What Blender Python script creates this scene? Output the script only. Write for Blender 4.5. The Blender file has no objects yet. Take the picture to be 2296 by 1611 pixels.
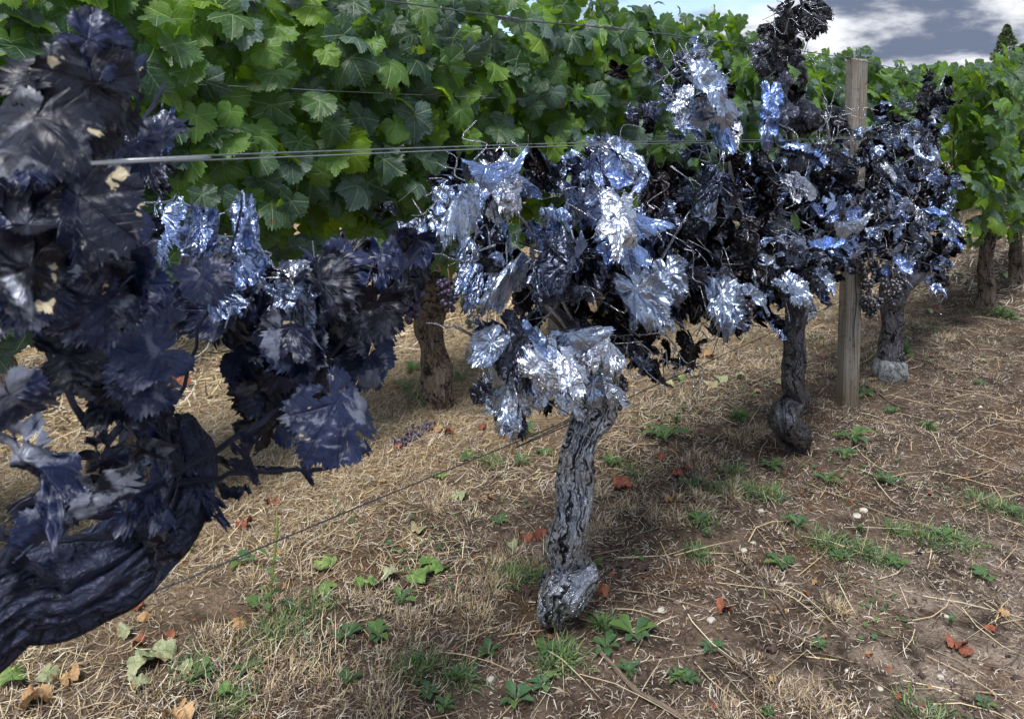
import bpy, math, random
import numpy as np
from mathutils import Vector, Matrix, noise, Euler
random.seed(7); RNG = np.random.default_rng(7)
R = math.radians
S = bpy.context.scene

# ---------------------------------------------------------------- camera, sky, sun
FPX, CX, CY, PITCH, CAMH, AZ = 1658.0, 1148.0, 455.0, R(6), 1.30, R(44)
cam_d = bpy.data.cameras.new('camera'); cam = bpy.data.objects.new('camera', cam_d)
S.collection.objects.link(cam); S.camera = cam
cam_d.sensor_width = 36; cam_d.lens = 36 * FPX / 2296
cam_d.shift_y = -(805 - CY) / 2296
cam_d.clip_start = 0.02; cam_d.clip_end = 2000
cam.location = (0, 0, CAMH); cam.rotation_euler = (R(90) - PITCH, 0, AZ - R(90))
cam_d.dof.use_dof = True; cam_d.dof.focus_distance = 2.3; cam_d.dof.aperture_fstop = 9

SUN_EL, SUN_AZ = R(62), R(203)          # azimuth counter-clockwise from +X
S.view_settings.view_transform = 'Standard'; S.view_settings.look = 'None'
S.view_settings.exposure = 1.5; S.view_settings.gamma = 1
W = bpy.data.worlds.new('World'); S.world = W; W.use_nodes = True
sun_d = bpy.data.lights.new('sun', 'SUN'); sun_d.energy = 1.45; sun_d.angle = R(16); sun_d.color = (1, .97, .92)
sun = bpy.data.objects.new('sun', sun_d); S.collection.objects.link(sun)
sd = Vector((math.cos(SUN_AZ)*math.cos(SUN_EL), math.sin(SUN_AZ)*math.cos(SUN_EL), math.sin(SUN_EL)))
sun.rotation_euler = sd.to_track_quat('Z', 'Y').to_euler()

class NT:
    """small helper around a node tree"""
    def __init__(s, tree): s.t = tree; s.n = tree.nodes; s.l = tree.links; s.n.clear()
    def node(s, typ, **kw):
        x = s.n.new(typ)
        for k, v in kw.items(): setattr(x, k, v)
        return x
    def inp(s, sock, v):
        if v is None: return
        if isinstance(v, bpy.types.NodeSocket): s.l.new(v, sock)
        elif isinstance(v, (tuple, list)) and len(v) == 3 and sock.type == 'RGBA': sock.default_value = (*v, 1)
        else: sock.default_value = v
    def m(s, op, a, b=None, c=None, clamp=False):
        x = s.node('ShaderNodeMath', operation=op, use_clamp=clamp)
        for i, v in enumerate((a, b, c)): s.inp(x.inputs[i], v)
        return x.outputs[0]
    def vm(s, op, a, b=None):
        x = s.node('ShaderNodeVectorMath', operation=op); s.inp(x.inputs[0], a); s.inp(x.inputs[1], b)
        return x.outputs[0]
    def noise(s, vec, scale, detail=3, rough=.55, dist=0):
        x = s.node('ShaderNodeTexNoise'); s.inp(x.inputs['Vector'], vec); s.inp(x.inputs['Scale'], scale)
        s.inp(x.inputs['Detail'], detail); s.inp(x.inputs['Roughness'], rough); s.inp(x.inputs['Distortion'], dist)
        return x.outputs[0]
    def vor(s, vec, scale, out='Distance', feature='F1'):
        x = s.node('ShaderNodeTexVoronoi', feature=feature); s.inp(x.inputs['Vector'], vec); s.inp(x.inputs['Scale'], scale)
        return x.outputs[out]
    def step(s, v, lo, hi, a=0., b=1.):
        x = s.node('ShaderNodeMapRange', interpolation_type='SMOOTHSTEP')
        for i, q in enumerate((v, lo, hi, a, b)): s.inp(x.inputs[i], q)
        return x.outputs[0]
    def mix(s, f, a, b, blend='MIX'):
        x = s.node('ShaderNodeMix', data_type='RGBA', blend_type=blend); s.inp(x.inputs[0], f); s.inp(x.inputs[6], a); s.inp(x.inputs[7], b)
        return x.outputs[2]
    def bump(s, h, strength=.5, dist=.01, normal=None):
        x = s.node('ShaderNodeBump'); s.inp(x.inputs['Strength'], strength); s.inp(x.inputs['Distance'], dist); s.inp(x.inputs['Height'], h)
        if normal is not None: s.inp(x.inputs['Normal'], normal)
        return x.outputs[0]
    def bsdf(s, col, rough=.6, metal=0., spec=.5, normal=None, out=True):
        x = s.node('ShaderNodeBsdfPrincipled'); s.inp(x.inputs['Base Color'], col); s.inp(x.inputs['Roughness'], rough)
        s.inp(x.inputs['Metallic'], metal); s.inp(x.inputs['Specular IOR Level'], spec)
        if normal is not None: s.inp(x.inputs['Normal'], normal)
        if out: s.out(x.outputs[0])
        return x.outputs[0]
    def out(s, sh):
        o = s.node('ShaderNodeOutputMaterial'); s.l.new(sh, o.inputs[0])
    def pos(s): return s.node('ShaderNodeNewGeometry').outputs['Position']

w = NT(W.node_tree)
sky = w.node('ShaderNodeTexSky', sky_type='NISHITA', sun_disc=False, sun_elevation=SUN_EL, sun_rotation=R(90) - SUN_AZ)
bg1 = w.node('ShaderNodeBackground'); w.l.new(sky.outputs[0], bg1.inputs[0]); bg1.inputs[1].default_value = .075
gen = w.node('ShaderNodeTexCoord').outputs['Generated']
sep = w.node('ShaderNodeSeparateXYZ'); w.l.new(gen, sep.inputs[0])
zz = w.m('ADD', w.m('MAXIMUM', sep.outputs[2], 0.0), .26)
cmb = w.node('ShaderNodeCombineXYZ')
w.l.new(w.m('DIVIDE', sep.outputs[0], zz), cmb.inputs[0]); w.l.new(w.m('DIVIDE', sep.outputs[1], zz), cmb.inputs[1])
cv = w.vm('ADD', cmb.outputs[0], (3.1, 1.7, 0.))
n1 = w.noise(cv, 1.5, 9, .56, .15)
cover = w.step(n1, .41, .53)
n2 = w.noise(w.vm('ADD', cv, (.07, .10, 0.)), 2.6, 8, .6, .1)
ccol = w.mix(w.step(n2, .38, .62), (.14, .17, .25), (.80, .81, .84))
bg2 = w.node('ShaderNodeBackground'); w.l.new(ccol, bg2.inputs[0]); bg2.inputs[1].default_value = .46
mx = w.node('ShaderNodeMixShader'); w.l.new(cover, mx.inputs[0]); w.l.new(bg1.outputs[0], mx.inputs[1]); w.l.new(bg2.outputs[0], mx.inputs[2])
wo = w.node('ShaderNodeOutputWorld'); w.l.new(mx.outputs[0], wo.inputs[0])

# ---------------------------------------------------------------- projection helpers (turn a point of the photo into a point of the place)
FW = Vector((math.cos(AZ)*math.cos(PITCH), math.sin(AZ)*math.cos(PITCH), -math.sin(PITCH)))
RT = Vector((math.sin(AZ), -math.cos(AZ), 0)); UP = RT.cross(FW)
C0 = Vector((0, 0, CAMH))
def ray(x, y): return FW + RT*((x-CX)/FPX) - UP*((y-CY)/FPX)
def at(x, y, Y): r = ray(x, y); return C0 + r*(Y/r.y)
def ground(x, y, z=0.): r = ray(x, y); return C0 + r*((z-CAMH)/r.z)
def depth(p): return (p-C0).dot(FW)
def gh(x, y):
    d = math.hypot(x, y)
    if d > 14: return 0.
    h = .018*noise.noise(Vector((x*1.3, y*1.3, 4.))) + .010*noise.noise(Vector((x*5, y*5, 2.))) + .005*noise.noise(Vector((x*17, y*17, 9.)))
    h += .03*math.exp(-((y-1.17)/.3)**2) - .03
    return h*max(0, 1-d/14)
def gpt(x, y):
    p = ground(x, y); p.z = gh(p.x, p.y); return p

# ---------------------------------------------------------------- mesh helpers
def mesh(name, V, T, mats, uv=None, col=None, smooth=True, mi=None):
    V = np.asarray(V, np.float32).reshape(-1, 3); T = np.asarray(T, np.int32).reshape(-1, 3)
    me = bpy.data.meshes.new(name)
    me.vertices.add(len(V)); me.vertices.foreach_set('co', V.ravel())
    me.loops.add(T.size); me.loops.foreach_set('vertex_index', T.ravel())
    me.polygons.add(len(T)); me.polygons.foreach_set('loop_start', np.arange(0, T.size, 3, dtype=np.int32))
    me.polygons.foreach_set('use_smooth', np.full(len(T), smooth))
    for m_ in (mats if isinstance(mats, (list, tuple)) else [mats]): me.materials.append(m_)
    if mi is not None: me.polygons.foreach_set('material_index', np.asarray(mi, np.int32))
    if uv is not None:
        l = me.uv_layers.new(name='UVMap'); l.data.foreach_set('uv', np.asarray(uv, np.float32)[T.ravel()].ravel())
    if col is not None:
        c = me.color_attributes.new('tint', 'FLOAT_COLOR', 'POINT')
        c.data.foreach_set('color', np.hstack([np.asarray(col, np.float32), np.ones((len(V), 1), np.float32)]).ravel())
    me.update(); return me
def link(name, data, parent=None, loc=None, mat=None, kind=None):
    o = bpy.data.objects.new(name, data); S.collection.objects.link(o)
    if parent is not None: o.parent = parent
    if mat is not None: o.matrix_local = mat
    elif loc is not None: o.location = loc
    if kind: o['kind'] = kind
    return o
def thing(name, label, cat, loc=(0, 0, 0), group=None, data=None):
    o = bpy.data.objects.new(name, data); S.collection.objects.link(o); o.location = loc
    o['label'] = label; o['category'] = cat
    if group: o['group'] = group
    return o
def catmull(P, n):
    P = [Vector(p) for p in P]; out = []
    Q = [P[0]*2-P[1]] + P + [P[-1]*2-P[-2]]
    for i in range(1, len(Q)-2):
        for k in range(n):
            t = k/n
            a, b, c, d = Q[i-1], Q[i], Q[i+1], Q[i+2]
            out.append(.5*((2*b)+(c-a)*t+(2*a-5*b+4*c-d)*t*t+(3*b-a-3*c+d)*t**3))
    out.append(P[-1]); return out
def interp(r, n):
    out = []
    for i in range(len(r)-1):
        for k in range(n):
            t = k/n; t = t*t*(3-2*t); out.append(r[i]*(1-t)+r[i+1]*t)
    return out+[r[-1]]
def tube(P, Rr, nr=6, disp=None):
    """swept tube: returns verts, tris, uv"""
    n = len(P); V = []; UV = []; T = []
    nrm = None; s = 0
    for i in range(n):
        t = (P[min(i+1, n-1)]-P[max(i-1, 0)])
        t = t.normalized() if t.length > 1e-9 else Vector((0, 0, 1))
        if nrm is None:
            nrm = Vector((0, 1, 0)); nrm = (nrm - t*nrm.dot(t))
            if nrm.length < .1: nrm = Vector((1, 0, 0)) - t*t.x
            nrm.normalize()
        else: nrm = (nrm-t*nrm.dot(t)).normalized()
        bn = t.cross(nrm)
        if i: s += (P[i]-P[i-1]).length
        for k in range(nr+1):
            a = 2*math.pi*k/nr; rr = Rr[i]
            if disp: rr *= 1+disp(a, s)
            V.append(P[i]+(nrm*math.cos(a)+bn*math.sin(a))*rr); UV.append((k/nr, s))
    for i in range(n-1):
        for k in range(nr):
            a = i*(nr+1)+k; b = a+nr+1
            T += [(a, a+1, b+1), (a, b+1, b)]
    for e, base in ((0, 0), (1, (n-1)*(nr+1))):
        c = len(V); V.append(P[0] if e == 0 else P[-1]); UV.append((.5, s*e))
        for k in range(nr): T.append((c, base+k+1, base+k) if e == 0 else (c, base+k, base+k+1))
    return V, T, UV
def cat_geo(parts):
    V = []; T = []; U = []; o = 0
    for v, t, u in parts:
        V += [tuple(q) for q in v]; T += [(a+o, b+o, c+o) for a, b, c in t]; U += list(u); o = len(V)
    return V, T, U

# ---------------------------------------------------------------- materials
def newmat(name):
    m_ = bpy.data.materials.new(name); m_.use_nodes = True; return m_, NT(m_.node_tree)
def leafrand(t):
    a = t.node('ShaderNodeObjectInfo').outputs['Random']; b = t.node('ShaderNodeNewGeometry').outputs['Random Per Island']
    return t.m('FRACT', t.m('ADD', a, b))
def veins(t):
    uv = t.node('ShaderNodeUVMap').outputs[0]; sp = t.node('ShaderNodeSeparateXYZ'); t.l.new(uv, sp.inputs[0])
    a, b = sp.outputs[0], sp.outputs[1]
    main = t.step(b, .010, .024, 1., 0.)
    fr = t.m('FRACT', t.m('MULTIPLY', t.m('SUBTRACT', a, t.m('MULTIPLY', b, .85)), 6.5))
    sec = t.step(t.m('ABSOLUTE', t.m('SUBTRACT', fr, .5)), .03, .085, 1., 0.)
    return t.m('MAXIMUM', main, t.m('MULTIPLY', sec, .55)), sec, uv
def green_leaf(name, front, young, back, trans, tr=.3):
    m_, t = newmat(name); rnd = leafrand(t); v, sec, uv = veins(t); p = t.pos()
    geo = t.node('ShaderNodeNewGeometry').outputs['Backfacing']
    col = t.mix(t.step(rnd, .60, .92), front, young); col = t.mix(t.step(t.noise(p, 1.3, 1), .52, .62, 0., .35), col, young)
    col = t.mix(t.m('MULTIPLY', t.noise(p, 9, 3), .5), col, t.mix(1., col, (.55, .62, .5), 'MULTIPLY'))
    sp = t.m('MULTIPLY', t.step(t.noise(p, 330, 2, .6), .54, .66), t.step(t.noise(p, 6, 2), .46, .58))
    col = t.mix(t.m('MULTIPLY', sp, .55), col, (.30, .40, .36))
    col = t.mix(t.m('MULTIPLY', v, .7), col, t.mix(.6, col, (.32, .42, .18)))
    brown = t.step(t.noise(p, 22, 4, .6), .68, .72)
    col = t.mix(brown, col, (.14, .08, .03))
    colb = t.mix(t.m('MULTIPLY', v, .6), t.mix(.35, back, col), (.40, .45, .2))
    c = t.mix(geo, col, colb)
    h = t.m('ADD', t.m('MULTIPLY', v, -1.), t.m('MULTIPLY', t.noise(p, 110, 3), .9))
    nb = t.bump(h, .8, .003)
    b1 = t.bsdf(c, t.m('ADD', .42, t.m('MULTIPLY', geo, .3)), 0, .5, nb, out=False)
    tl = t.node('ShaderNodeBsdfTranslucent'); t.inp(tl.inputs[0], t.mix(t.step(rnd, .5, .9), trans, t.mix(.6, trans, (.55, .75, .03))))
    t.inp(tl.inputs[1], nb)
    mx = t.node('ShaderNodeMixShader'); t.inp(mx.inputs[0], t.m('MULTIPLY', t.m('SUBTRACT', 1.15, v), tr)); t.l.new(b1, mx.inputs[1]); t.l.new(tl.outputs[0], mx.inputs[2])
    t.out(mx.outputs[0]); return m_
M_GREEN = green_leaf('green_leaf', (.022, .058, .046), (.11, .24, .030), (.10, .18, .06), (.34, .62, .02), .34)
M_GFAR = green_leaf('green_leaf_far', (.045, .105, .04), (.10, .21, .03), (.10, .17, .06), (.26, .50, .02), .36)
M_WEED = green_leaf('weed_leaf', (.085, .19, .085), (.16, .28, .08), (.16, .25, .12), (.2, .42, .05), .22)
M_TREE = green_leaf('tree_leaf', (.022, .05, .028), (.04, .085, .03), (.05, .08, .04), (.06, .14, .02), .2)

def painted(name, light, dark, share, metal, rough, blotch=0., cream=0., under=0., soft=1.):
    m_, t = newmat(name); rnd = leafrand(t); v, sec, uv = veins(t); p = t.pos()
    col = t.mix(t.step(rnd, share-.08, share+.08), dark, light)
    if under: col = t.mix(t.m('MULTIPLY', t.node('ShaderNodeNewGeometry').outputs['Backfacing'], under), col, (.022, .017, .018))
    wear = t.step(t.noise(p, 34, 5, .65, .6), .56, .64)
    col = t.mix(t.m('MULTIPLY', wear, .55), col, t.mix(.35, col, (.45, .48, .56)))
    if blotch:
        f = t.m('MULTIPLY', t.step(t.noise(p, 16, 6, .62, .5), .53, .60), t.step(t.noise(p, 4.5, 1), .44, .58))
        col = t.mix(t.m('MULTIPLY', f, blotch), col, (.20, .22, .29))
    met = metal
    if cream:
        f2 = t.step(t.noise(p, 30, 3, .5, .3), .69, .71)
        col = t.mix(t.m('MULTIPLY', f2, cream), col, (.55, .48, .33)); met = t.m('MULTIPLY', t.m('SUBTRACT', 1., f2), metal)
    h = t.m('ADD', t.m('MULTIPLY', v, -1.1*soft), t.m('ADD', t.m('MULTIPLY', t.noise(p, 95, 4, .62, 1.2), .45*soft), t.m('MULTIPLY', t.noise(p, 24, 2, .5, 1.2), 5.*soft)))
    nb = t.bump(h, .9*(.5+.5*soft), .0045)
    r = t.m('ADD', rough, t.m('MULTIPLY', t.noise(p, 40, 3), .2))
    t.bsdf(col, r, met, .5, nb); return m_
M_SILVER = painted('silver_paint_leaf', (.36, .45, .68), (.016, .018, .026), .40, .97, .14, under=.8)  # blue tint and dark share put sky and ground reflections into the colour
M_BRIGHT = painted('sky_lit_silver_paint_leaf', (.60, .65, .76), (.06, .065, .09), .22, .97, .15, under=.6)  # lighter copy of the silver, bright sky reflection put into its colour
M_HERO = painted('smooth_silver_paint_leaf', (.26, .36, .62), (.36, .42, .54), .5, .97, .18, soft=.5, under=.6)  # silver with the blue of reflected sky put into the base colour
M_BLACK = painted('black_paint_and_shade_leaf', (.10, .11, .15), (.008, .008, .011), .74, .75, .16)  # black paint, with dark reflections and canopy shade put into the colour
M_NAVY = painted('navy_paint_leaf', (.010, .018, .062), (.0025, .004, .015), .42, .15, .32, .95, .95, soft=.35)

def bark(name, c1, c2, metal=0., rough=.85, scale=1., hgt=.006):
    m_, t = newmat(name); uv = t.node('ShaderNodeUVMap').outputs[0]
    sp = t.node('ShaderNodeSeparateXYZ'); t.l.new(uv, sp.inputs[0])
    wob = t.m('MULTIPLY', t.m('SUBTRACT', t.noise(t.pos(), 13, 3), .5), 16.)
    cb = t.node('ShaderNodeCombineXYZ'); t.inp(cb.inputs[0], t.m('ADD', t.m('MULTIPLY', sp.outputs[0], 36*scale), wob)); t.inp(cb.inputs[1], t.m('MULTIPLY', sp.outputs[1], 11*scale))
    n = t.m('ADD', t.m('MULTIPLY', t.noise(cb.outputs[0], 1., 5, .65, .7), .82), t.m('MULTIPLY', t.noise(t.pos(), 30, 3, .6, .8), .18)); n2 = t.noise(t.pos(), 120, 3)
    col = t.mix(t.step(n, .42, .54), c1, c2)
    col = t.mix(t.m('MULTIPLY', n2, .5), col, t.mix(1., col, (.6, .6, .6), 'MULTIPLY'))
    h = t.m('ADD', n, t.m('MULTIPLY', n2, .25))
    t.bsdf(col, t.m('ADD', rough-.08, t.m('MULTIPLY', n2, .2)), metal, .5, t.bump(h, 1., hgt*2.2)); return m_
M_BSIL = bark('silver_painted_bark', (.03, .03, .038), (.66, .69, .76), .95, .18, 1., .006)
M_BBLK = bark('dark_painted_bark', (.02, .02, .022), (.20, .20, .23), .85, .30, 1., .006)
M_BNAV = bark('navy_painted_bark', (.008, .010, .026), (.045, .055, .11), .3, .45, .8, .005)
M_BARK = bark('brown_bark', (.018, .013, .011), (.23, .18, .145), 0, .9, 1., .007)
M_BSTUB = bark('grey_flaked_bark', (.10, .11, .12), (.42, .44, .46), .3, .5, 1.4, .006)
M_CANE = bark('cane_bark', (.03, .02, .014), (.12, .075, .045), 0, .7, 1., .002)
M_CSIL = bark('silver_painted_cane', (.10, .10, .12), (.74, .77, .85), .95, .2, 1., .002)
def simple(name, col, rough=.5, metal=0., var=.4, sc=60, b=.3, bd=.002):
    m_, t = newmat(name); n = t.noise(t.pos(), sc, 4, .6)
    c = t.mix(t.m('MULTIPLY', n, var*1.6), col, tuple(q*.35 for q in col))
    t.bsdf(c, rough, metal, .5, t.bump(n, b, bd)); return m_
M_PET = simple('green_petiole', (.22, .30, .08)); M_PETD = simple('brown_petiole', (.16, .08, .05))
M_WIRE = simple('galvanised_wire', (.50, .53, .55), .38, .8); M_WIRED = simple('dull_wire', (.16, .17, .19), .5, .7)
def berry(name, c1, c2, bloom, rough=.4, metal=0.):
    m_, t = newmat(name); r = t.node('ShaderNodeObjectInfo').outputs['Random']
    c = t.mix(r, c1, c2); c = t.mix(t.m('MULTIPLY', t.step(t.noise(t.pos(), 90, 3), .4, .65), bloom), c, (.25, .28, .40))
    t.bsdf(c, rough, metal); return m_
M_BERRY = berry('ripe_grape', (.014, .010, .035), (.05, .022, .07), .35)
M_BERRYG = berry('ripening_grape', (.10, .15, .05), (.05, .025, .07), .3)
M_BERRYS = berry('silver_painted_grape', (.05, .05, .06), (.22, .22, .25), .1, .28, .85)
def tinted(name, rough=.75, tr=0.):
    m_, t = newmat(name); a = t.node('ShaderNodeVertexColor', layer_name='tint').outputs[0]
    b = t.bsdf(a, rough, 0, .35, out=False)
    if tr:
        tl = t.node('ShaderNodeBsdfTranslucent'); t.l.new(a, tl.inputs[0])
        mx = t.node('ShaderNodeMixShader'); mx.inputs[0].default_value = tr; t.l.new(b, mx.inputs[1]); t.l.new(tl.outputs[0], mx.inputs[2]); b = mx.outputs[0]
    t.out(b); return m_
M_STRAW = tinted('straw', .7, .15); M_CRUMB = tinted('soil_crumbs', .9)
def dead_leaf(name, c1, c2, c3):
    m_, t = newmat(name); v, sec, uv = veins(t); p = t.pos(); n = t.noise(p, 26, 4, .6)
    c = t.mix(t.step(n, .35, .65), c1, c2); c = t.mix(t.step(t.noise(p, 14, 3), .56, .66), c, c3)
    c = t.mix(t.m('MULTIPLY', v, .4), c, t.mix(.5, c, (.5, .4, .25)))
    t.bsdf(c, .65, 0, .4, t.bump(t.m('ADD', t.m('MULTIPLY', v, -1.), t.m('MULTIPLY', t.noise(p, 90, 3), 2.)), .8, .003)); return m_
M_DRED = dead_leaf('red_brown_dead_leaf', (.20, .055, .032), (.36, .12, .065), (.10, .04, .028))
M_DTAN = dead_leaf('tan_dead_leaf', (.38, .22, .10), (.55, .36, .19), (.26, .13, .06))
M_DPALE = dead_leaf('pale_green_dead_leaf', (.24, .30, .15), (.40, .42, .26), (.34, .24, .13))
M_DDARK = dead_leaf('dark_dead_leaf', (.05, .03, .03), (.10, .06, .06), (.04, .03, .05))
M_DGREEN = dead_leaf('fallen_green_leaf', (.07, .16, .04), (.16, .28, .06), (.26, .34, .12))

# ground
M_SOIL, t = newmat('dry_soil'); p = t.pos()
sp = t.node('ShaderNodeSeparateXYZ'); t.l.new(p, sp.inputs[0])
big = t.noise(p, 1.1, 4, .6, .4); mid = t.noise(p, 7, 5, .65, .3); fine = t.noise(p, 60, 5, .7); grit = t.vor(p, 95)
c = t.mix(t.step(mid, .35, .65), (.034, .024, .018), (.140, .100, .074))
pathm = t.m('MULTIPLY', t.step(t.m('ADD', sp.outputs[1], t.m('MULTIPLY', t.m('SUBTRACT', big, .5), 2.2)), .75, .1), t.step(mid, .40, .62))
c = t.mix(t.m('MULTIPLY', pathm, .9), c, (.34, .275, .225))
rust = t.m('MULTIPLY', t.step(t.noise(p, 2.6, 4, .6), .54, .66), .6); c = t.mix(rust, c, (.11, .06, .028))
alley = t.m('MULTIPLY', t.step(sp.outputs[1], 1.7, 2.6), 1.); c = t.mix(t.m('MULTIPLY', alley, .75), c, t.mix(t.step(fine, .35, .65), (.30, .21, .11), (.55, .43, .26)))
c = t.mix(t.step(fine, .45, .75, 0., .7), c, t.mix(.5, c, (.38, .30, .22))); c = t.mix(t.step(fine, .42, .25, 0., .8), c, (.025, .017, .013))
h = t.m('ADD', t.m('MULTIPLY', fine, 1.), t.m('ADD', t.m('MULTIPLY', mid, 2.), t.m('MULTIPLY', grit, -.6)))
t.bsdf(c, .95, 0, .25, t.bump(h, .9, .012))

# weathered wood
def wood(name, c1, c2):
    m_, t = newmat(name); uv = t.node('ShaderNodeUVMap').outputs[0]
    mp = t.node('ShaderNodeMapping'); t.l.new(uv, mp.inputs[0]); mp.inputs['Scale'].default_value = (46, 3.2, 1)
    n = t.noise(mp.outputs[0], 1, 6, .65, .5); p = t.pos(); n2 = t.noise(p, 7, 4)
    c = t.mix(t.step(n, .3, .66), c1, c2); c = t.mix(t.step(n2, .5, .7, 0., .5), c, (.20, .13, .07))
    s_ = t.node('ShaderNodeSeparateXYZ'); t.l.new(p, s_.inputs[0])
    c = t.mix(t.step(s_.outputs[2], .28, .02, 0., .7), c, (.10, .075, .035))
    c = t.mix(t.step(t.noise(p, 45, 4, .6), .60, .66, 0., .6), c, (.06, .055, .05))
    t.bsdf(c, .85, 0, .3, t.bump(n, .8, .004)); return m_
M_WOOD = wood('weathered_wood', (.10, .092, .082), (.34, .32, .29)); M_CRACK = simple('wood_crack', (.03, .022, .016), .95)
M_STONE = simple('pale_stone', (.62, .58, .50), .8, 0, .3, 40, .6, .004); M_STICK = bark('stick_bark', (.10, .07, .05), (.27, .21, .16), 0, .8, .6, .002)
M_ITRUNK = simple('far_tree_bark', (.06, .05, .04), .9)

# ---------------------------------------------------------------- vine leaf template
def leaf_geo(seed, n=6, rings=(.3, .58, .82, 1.), pleat=.22, crum=.05, cx=.6, cy=.6, deep=.5, fold=.15, petiole=.55, ragged=1., holes=0):
    rg = random.Random(seed)
    pk = [0, 52+rg.uniform(-5, 5), 106+rg.uniform(-6, 6)]; pr = [1.0*rg.uniform(.93, 1.05), .90*rg.uniform(.9, 1.05), .74*rg.uniform(.9, 1.1)]
    vl = [26+rg.uniform(-3, 3), 79+rg.uniform(-4, 4)]; vr = [(1-.42*deep)*rg.uniform(.92, 1.06), (1-.55*deep)*.86*rg.uniform(.92, 1.06)]
    segs = [(0, pr[0], vl[0], vr[0]), (vl[0], vr[0], pk[1], pr[1]), (pk[1], pr[1], vl[1], vr[1]), (vl[1], vr[1], pk[2], pr[2]), (pk[2], pr[2], 148, .58), (148, .58, 173, .30)]
    half = []
    for si, (a0, r0, a1, r1) in enumerate(segs):
        for k in range(n):
            t = k/n; u = t**1.5 if r0 > r1 else 1-(1-t)**1.5
            half.append((a0+(a1-a0)*t, r0+(r1-r0)*u))
    half.append((173, .22))
    def toothed(side):
        o = []
        for i, (a, r) in enumerate(half):
            rs = r
            if 0 < i < len(half)-1: r *= ((1+.05*min(ragged, 1.2)*rg.uniform(.3, 1.4)) if i % 2 == 0 else (1-.05*min(ragged, 1.2)*rg.uniform(.2, 1.7)))*(1+.22*max(0, ragged-.5)*noise.noise(Vector((a*.11*side, seed*3.3, 1))))
            o.append((side*a, r, rs))
        return o
    rgt = toothed(1); lft = toothed(-1)
    per = lft[::-1] + rgt[1:]          # -173 .. 173
    off = Vector((rg.uniform(-50, 50), rg.uniform(-50, 50), 0))
    V = [(0, 0)]; UV = [(0, 0)]
    for f in rings:
        for a, rt_, rs_ in per:
            r = rt_ if f > .9 else rs_*(.95 if len(rings) > 1 else 1)
            q = R(a); rr = r*f
            if f < 1 and abs(a) > 160: rr *= 1
            V.append((math.sin(q)*rr, math.cos(q)*rr))
            d = min((abs(a-s*k) for k in pk for s in (1, -1))); d = R(d)
            UV.append((rr*math.cos(d), rr*abs(math.sin(d))))
    m_ = len(per); T = []
    for i in range(m_-1): T.append((0, 1+i, 2+i))
    for j in range(len(rings)-1):
        for i in range(m_-1):
            a = 1+j*m_+i; b = a+m_
            T += [(a, b, b+1), (a, b+1, a+1)]
    T = [(a, c, b) for a, b, c in T]
    if holes:
        def cut(t_):
            x = sum(V[i][0] for i in t_)/3; y = sum(V[i][1] for i in t_)/3
            return noise.noise(Vector((x*3.2, y*3.2, 11))+off)+.5*noise.noise(Vector((x*8, y*8, 1))+off) > holes and math.hypot(x, y) > .16
        T = [t_ for t_ in T if not cut(t_)]
    out = []
    for (x, y), (a, b) in zip(V, UV):
        r = math.hypot(x, y)
        z = pleat*b*1.0 - pleat*.25*r
        q1 = noise.noise(Vector((x*1.9, y*1.9, 0))+off); q2 = noise.noise(Vector((x*4.2, y*4.2, 3))+off)
        z += crum*(.25+.75*r)*((.45-abs(q1)*2.2)*1.1+(.3-abs(q2)*1.6)*.55)
        z += fold*abs(x)
        # cylindrical curls
        if abs(cx) > 1e-3:
            X = math.sin(x*cx)/cx; z = z*math.cos(x*cx) - (1-math.cos(x*cx))/abs(cx)*(1 if cx > 0 else -1); x = X
        if abs(cy) > 1e-3:
            yy = y-.1; Y = math.sin(yy*cy)/cy+.1; z = z*math.cos(yy*cy) - (1-math.cos(yy*cy))/abs(cy)*(1 if cy > 0 else -1); y = Y
        out.append((x, y, z))
    mi = [0]*len(T)
    if petiole:
        P = [Vector((0, 0, 0)), Vector((0, -.18*petiole*2, -.05)), Vector((.04, -.33*petiole*2, -.20)), Vector((.02, -.42*petiole*2, -.42))]
        v, tt, u = tube(P, [.018, .014, .014, .02], 3)
        o = len(out); out += [tuple(q) for q in v]; UV += [(.5, .3)]*len(v); T += [(a+o, b+o, c+o) for a, b, c in tt]; mi += [1]*len(tt)
    return np.array(out, np.float32), np.array(T, np.int32), np.array(UV, np.float32), mi

def variants(name, cnt, mats, seed, f):
    out = []
    for i in range(cnt):
        V, T, U, mi = leaf_geo(seed+i, **f(random.Random(seed*31+i)))
        out.append(mesh(name, V, T, mats, U, None, True, mi))
    return out
U_ = lambda r, a, b: r.uniform(a, b)
fg = lambda r: dict(n=6, pleat=U_(r, .12, .3), crum=U_(r, .05, .13), cx=U_(r, .2, 1.1)*r.choice((1, 1, -1)), cy=U_(r, .1, 1.2), deep=U_(r, .25, .75), fold=U_(r, -.1, .25))
fs = lambda r: dict(n=7, ragged=U_(r, .9, 1.8), holes=r.choice((0, .5, .6)), rings=(.2, .4, .6, .8, 1.), pleat=U_(r, .05, .3), crum=U_(r, .25, .55), cx=U_(r, .9, 3.0)*r.choice((1, -1)), cy=U_(r, .3, 2.2)*r.choice((1, 1, -1)), deep=U_(r, .4, .9), fold=U_(r, -.3, .5))
fn = lambda r: dict(n=7, rings=(.2, .4, .6, .8, 1.), pleat=U_(r, .04, .16), crum=U_(r, .12, .34), cx=U_(r, .3, 1.4)*r.choice((1, -1)), cy=U_(r, .1, 1.2)*r.choice((1, -1)), deep=U_(r, .2, .6), fold=U_(r, -.2, .3))
L_GREEN = variants('green_leaf', 14, [M_GREEN, M_PET], 100, fg)
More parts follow.
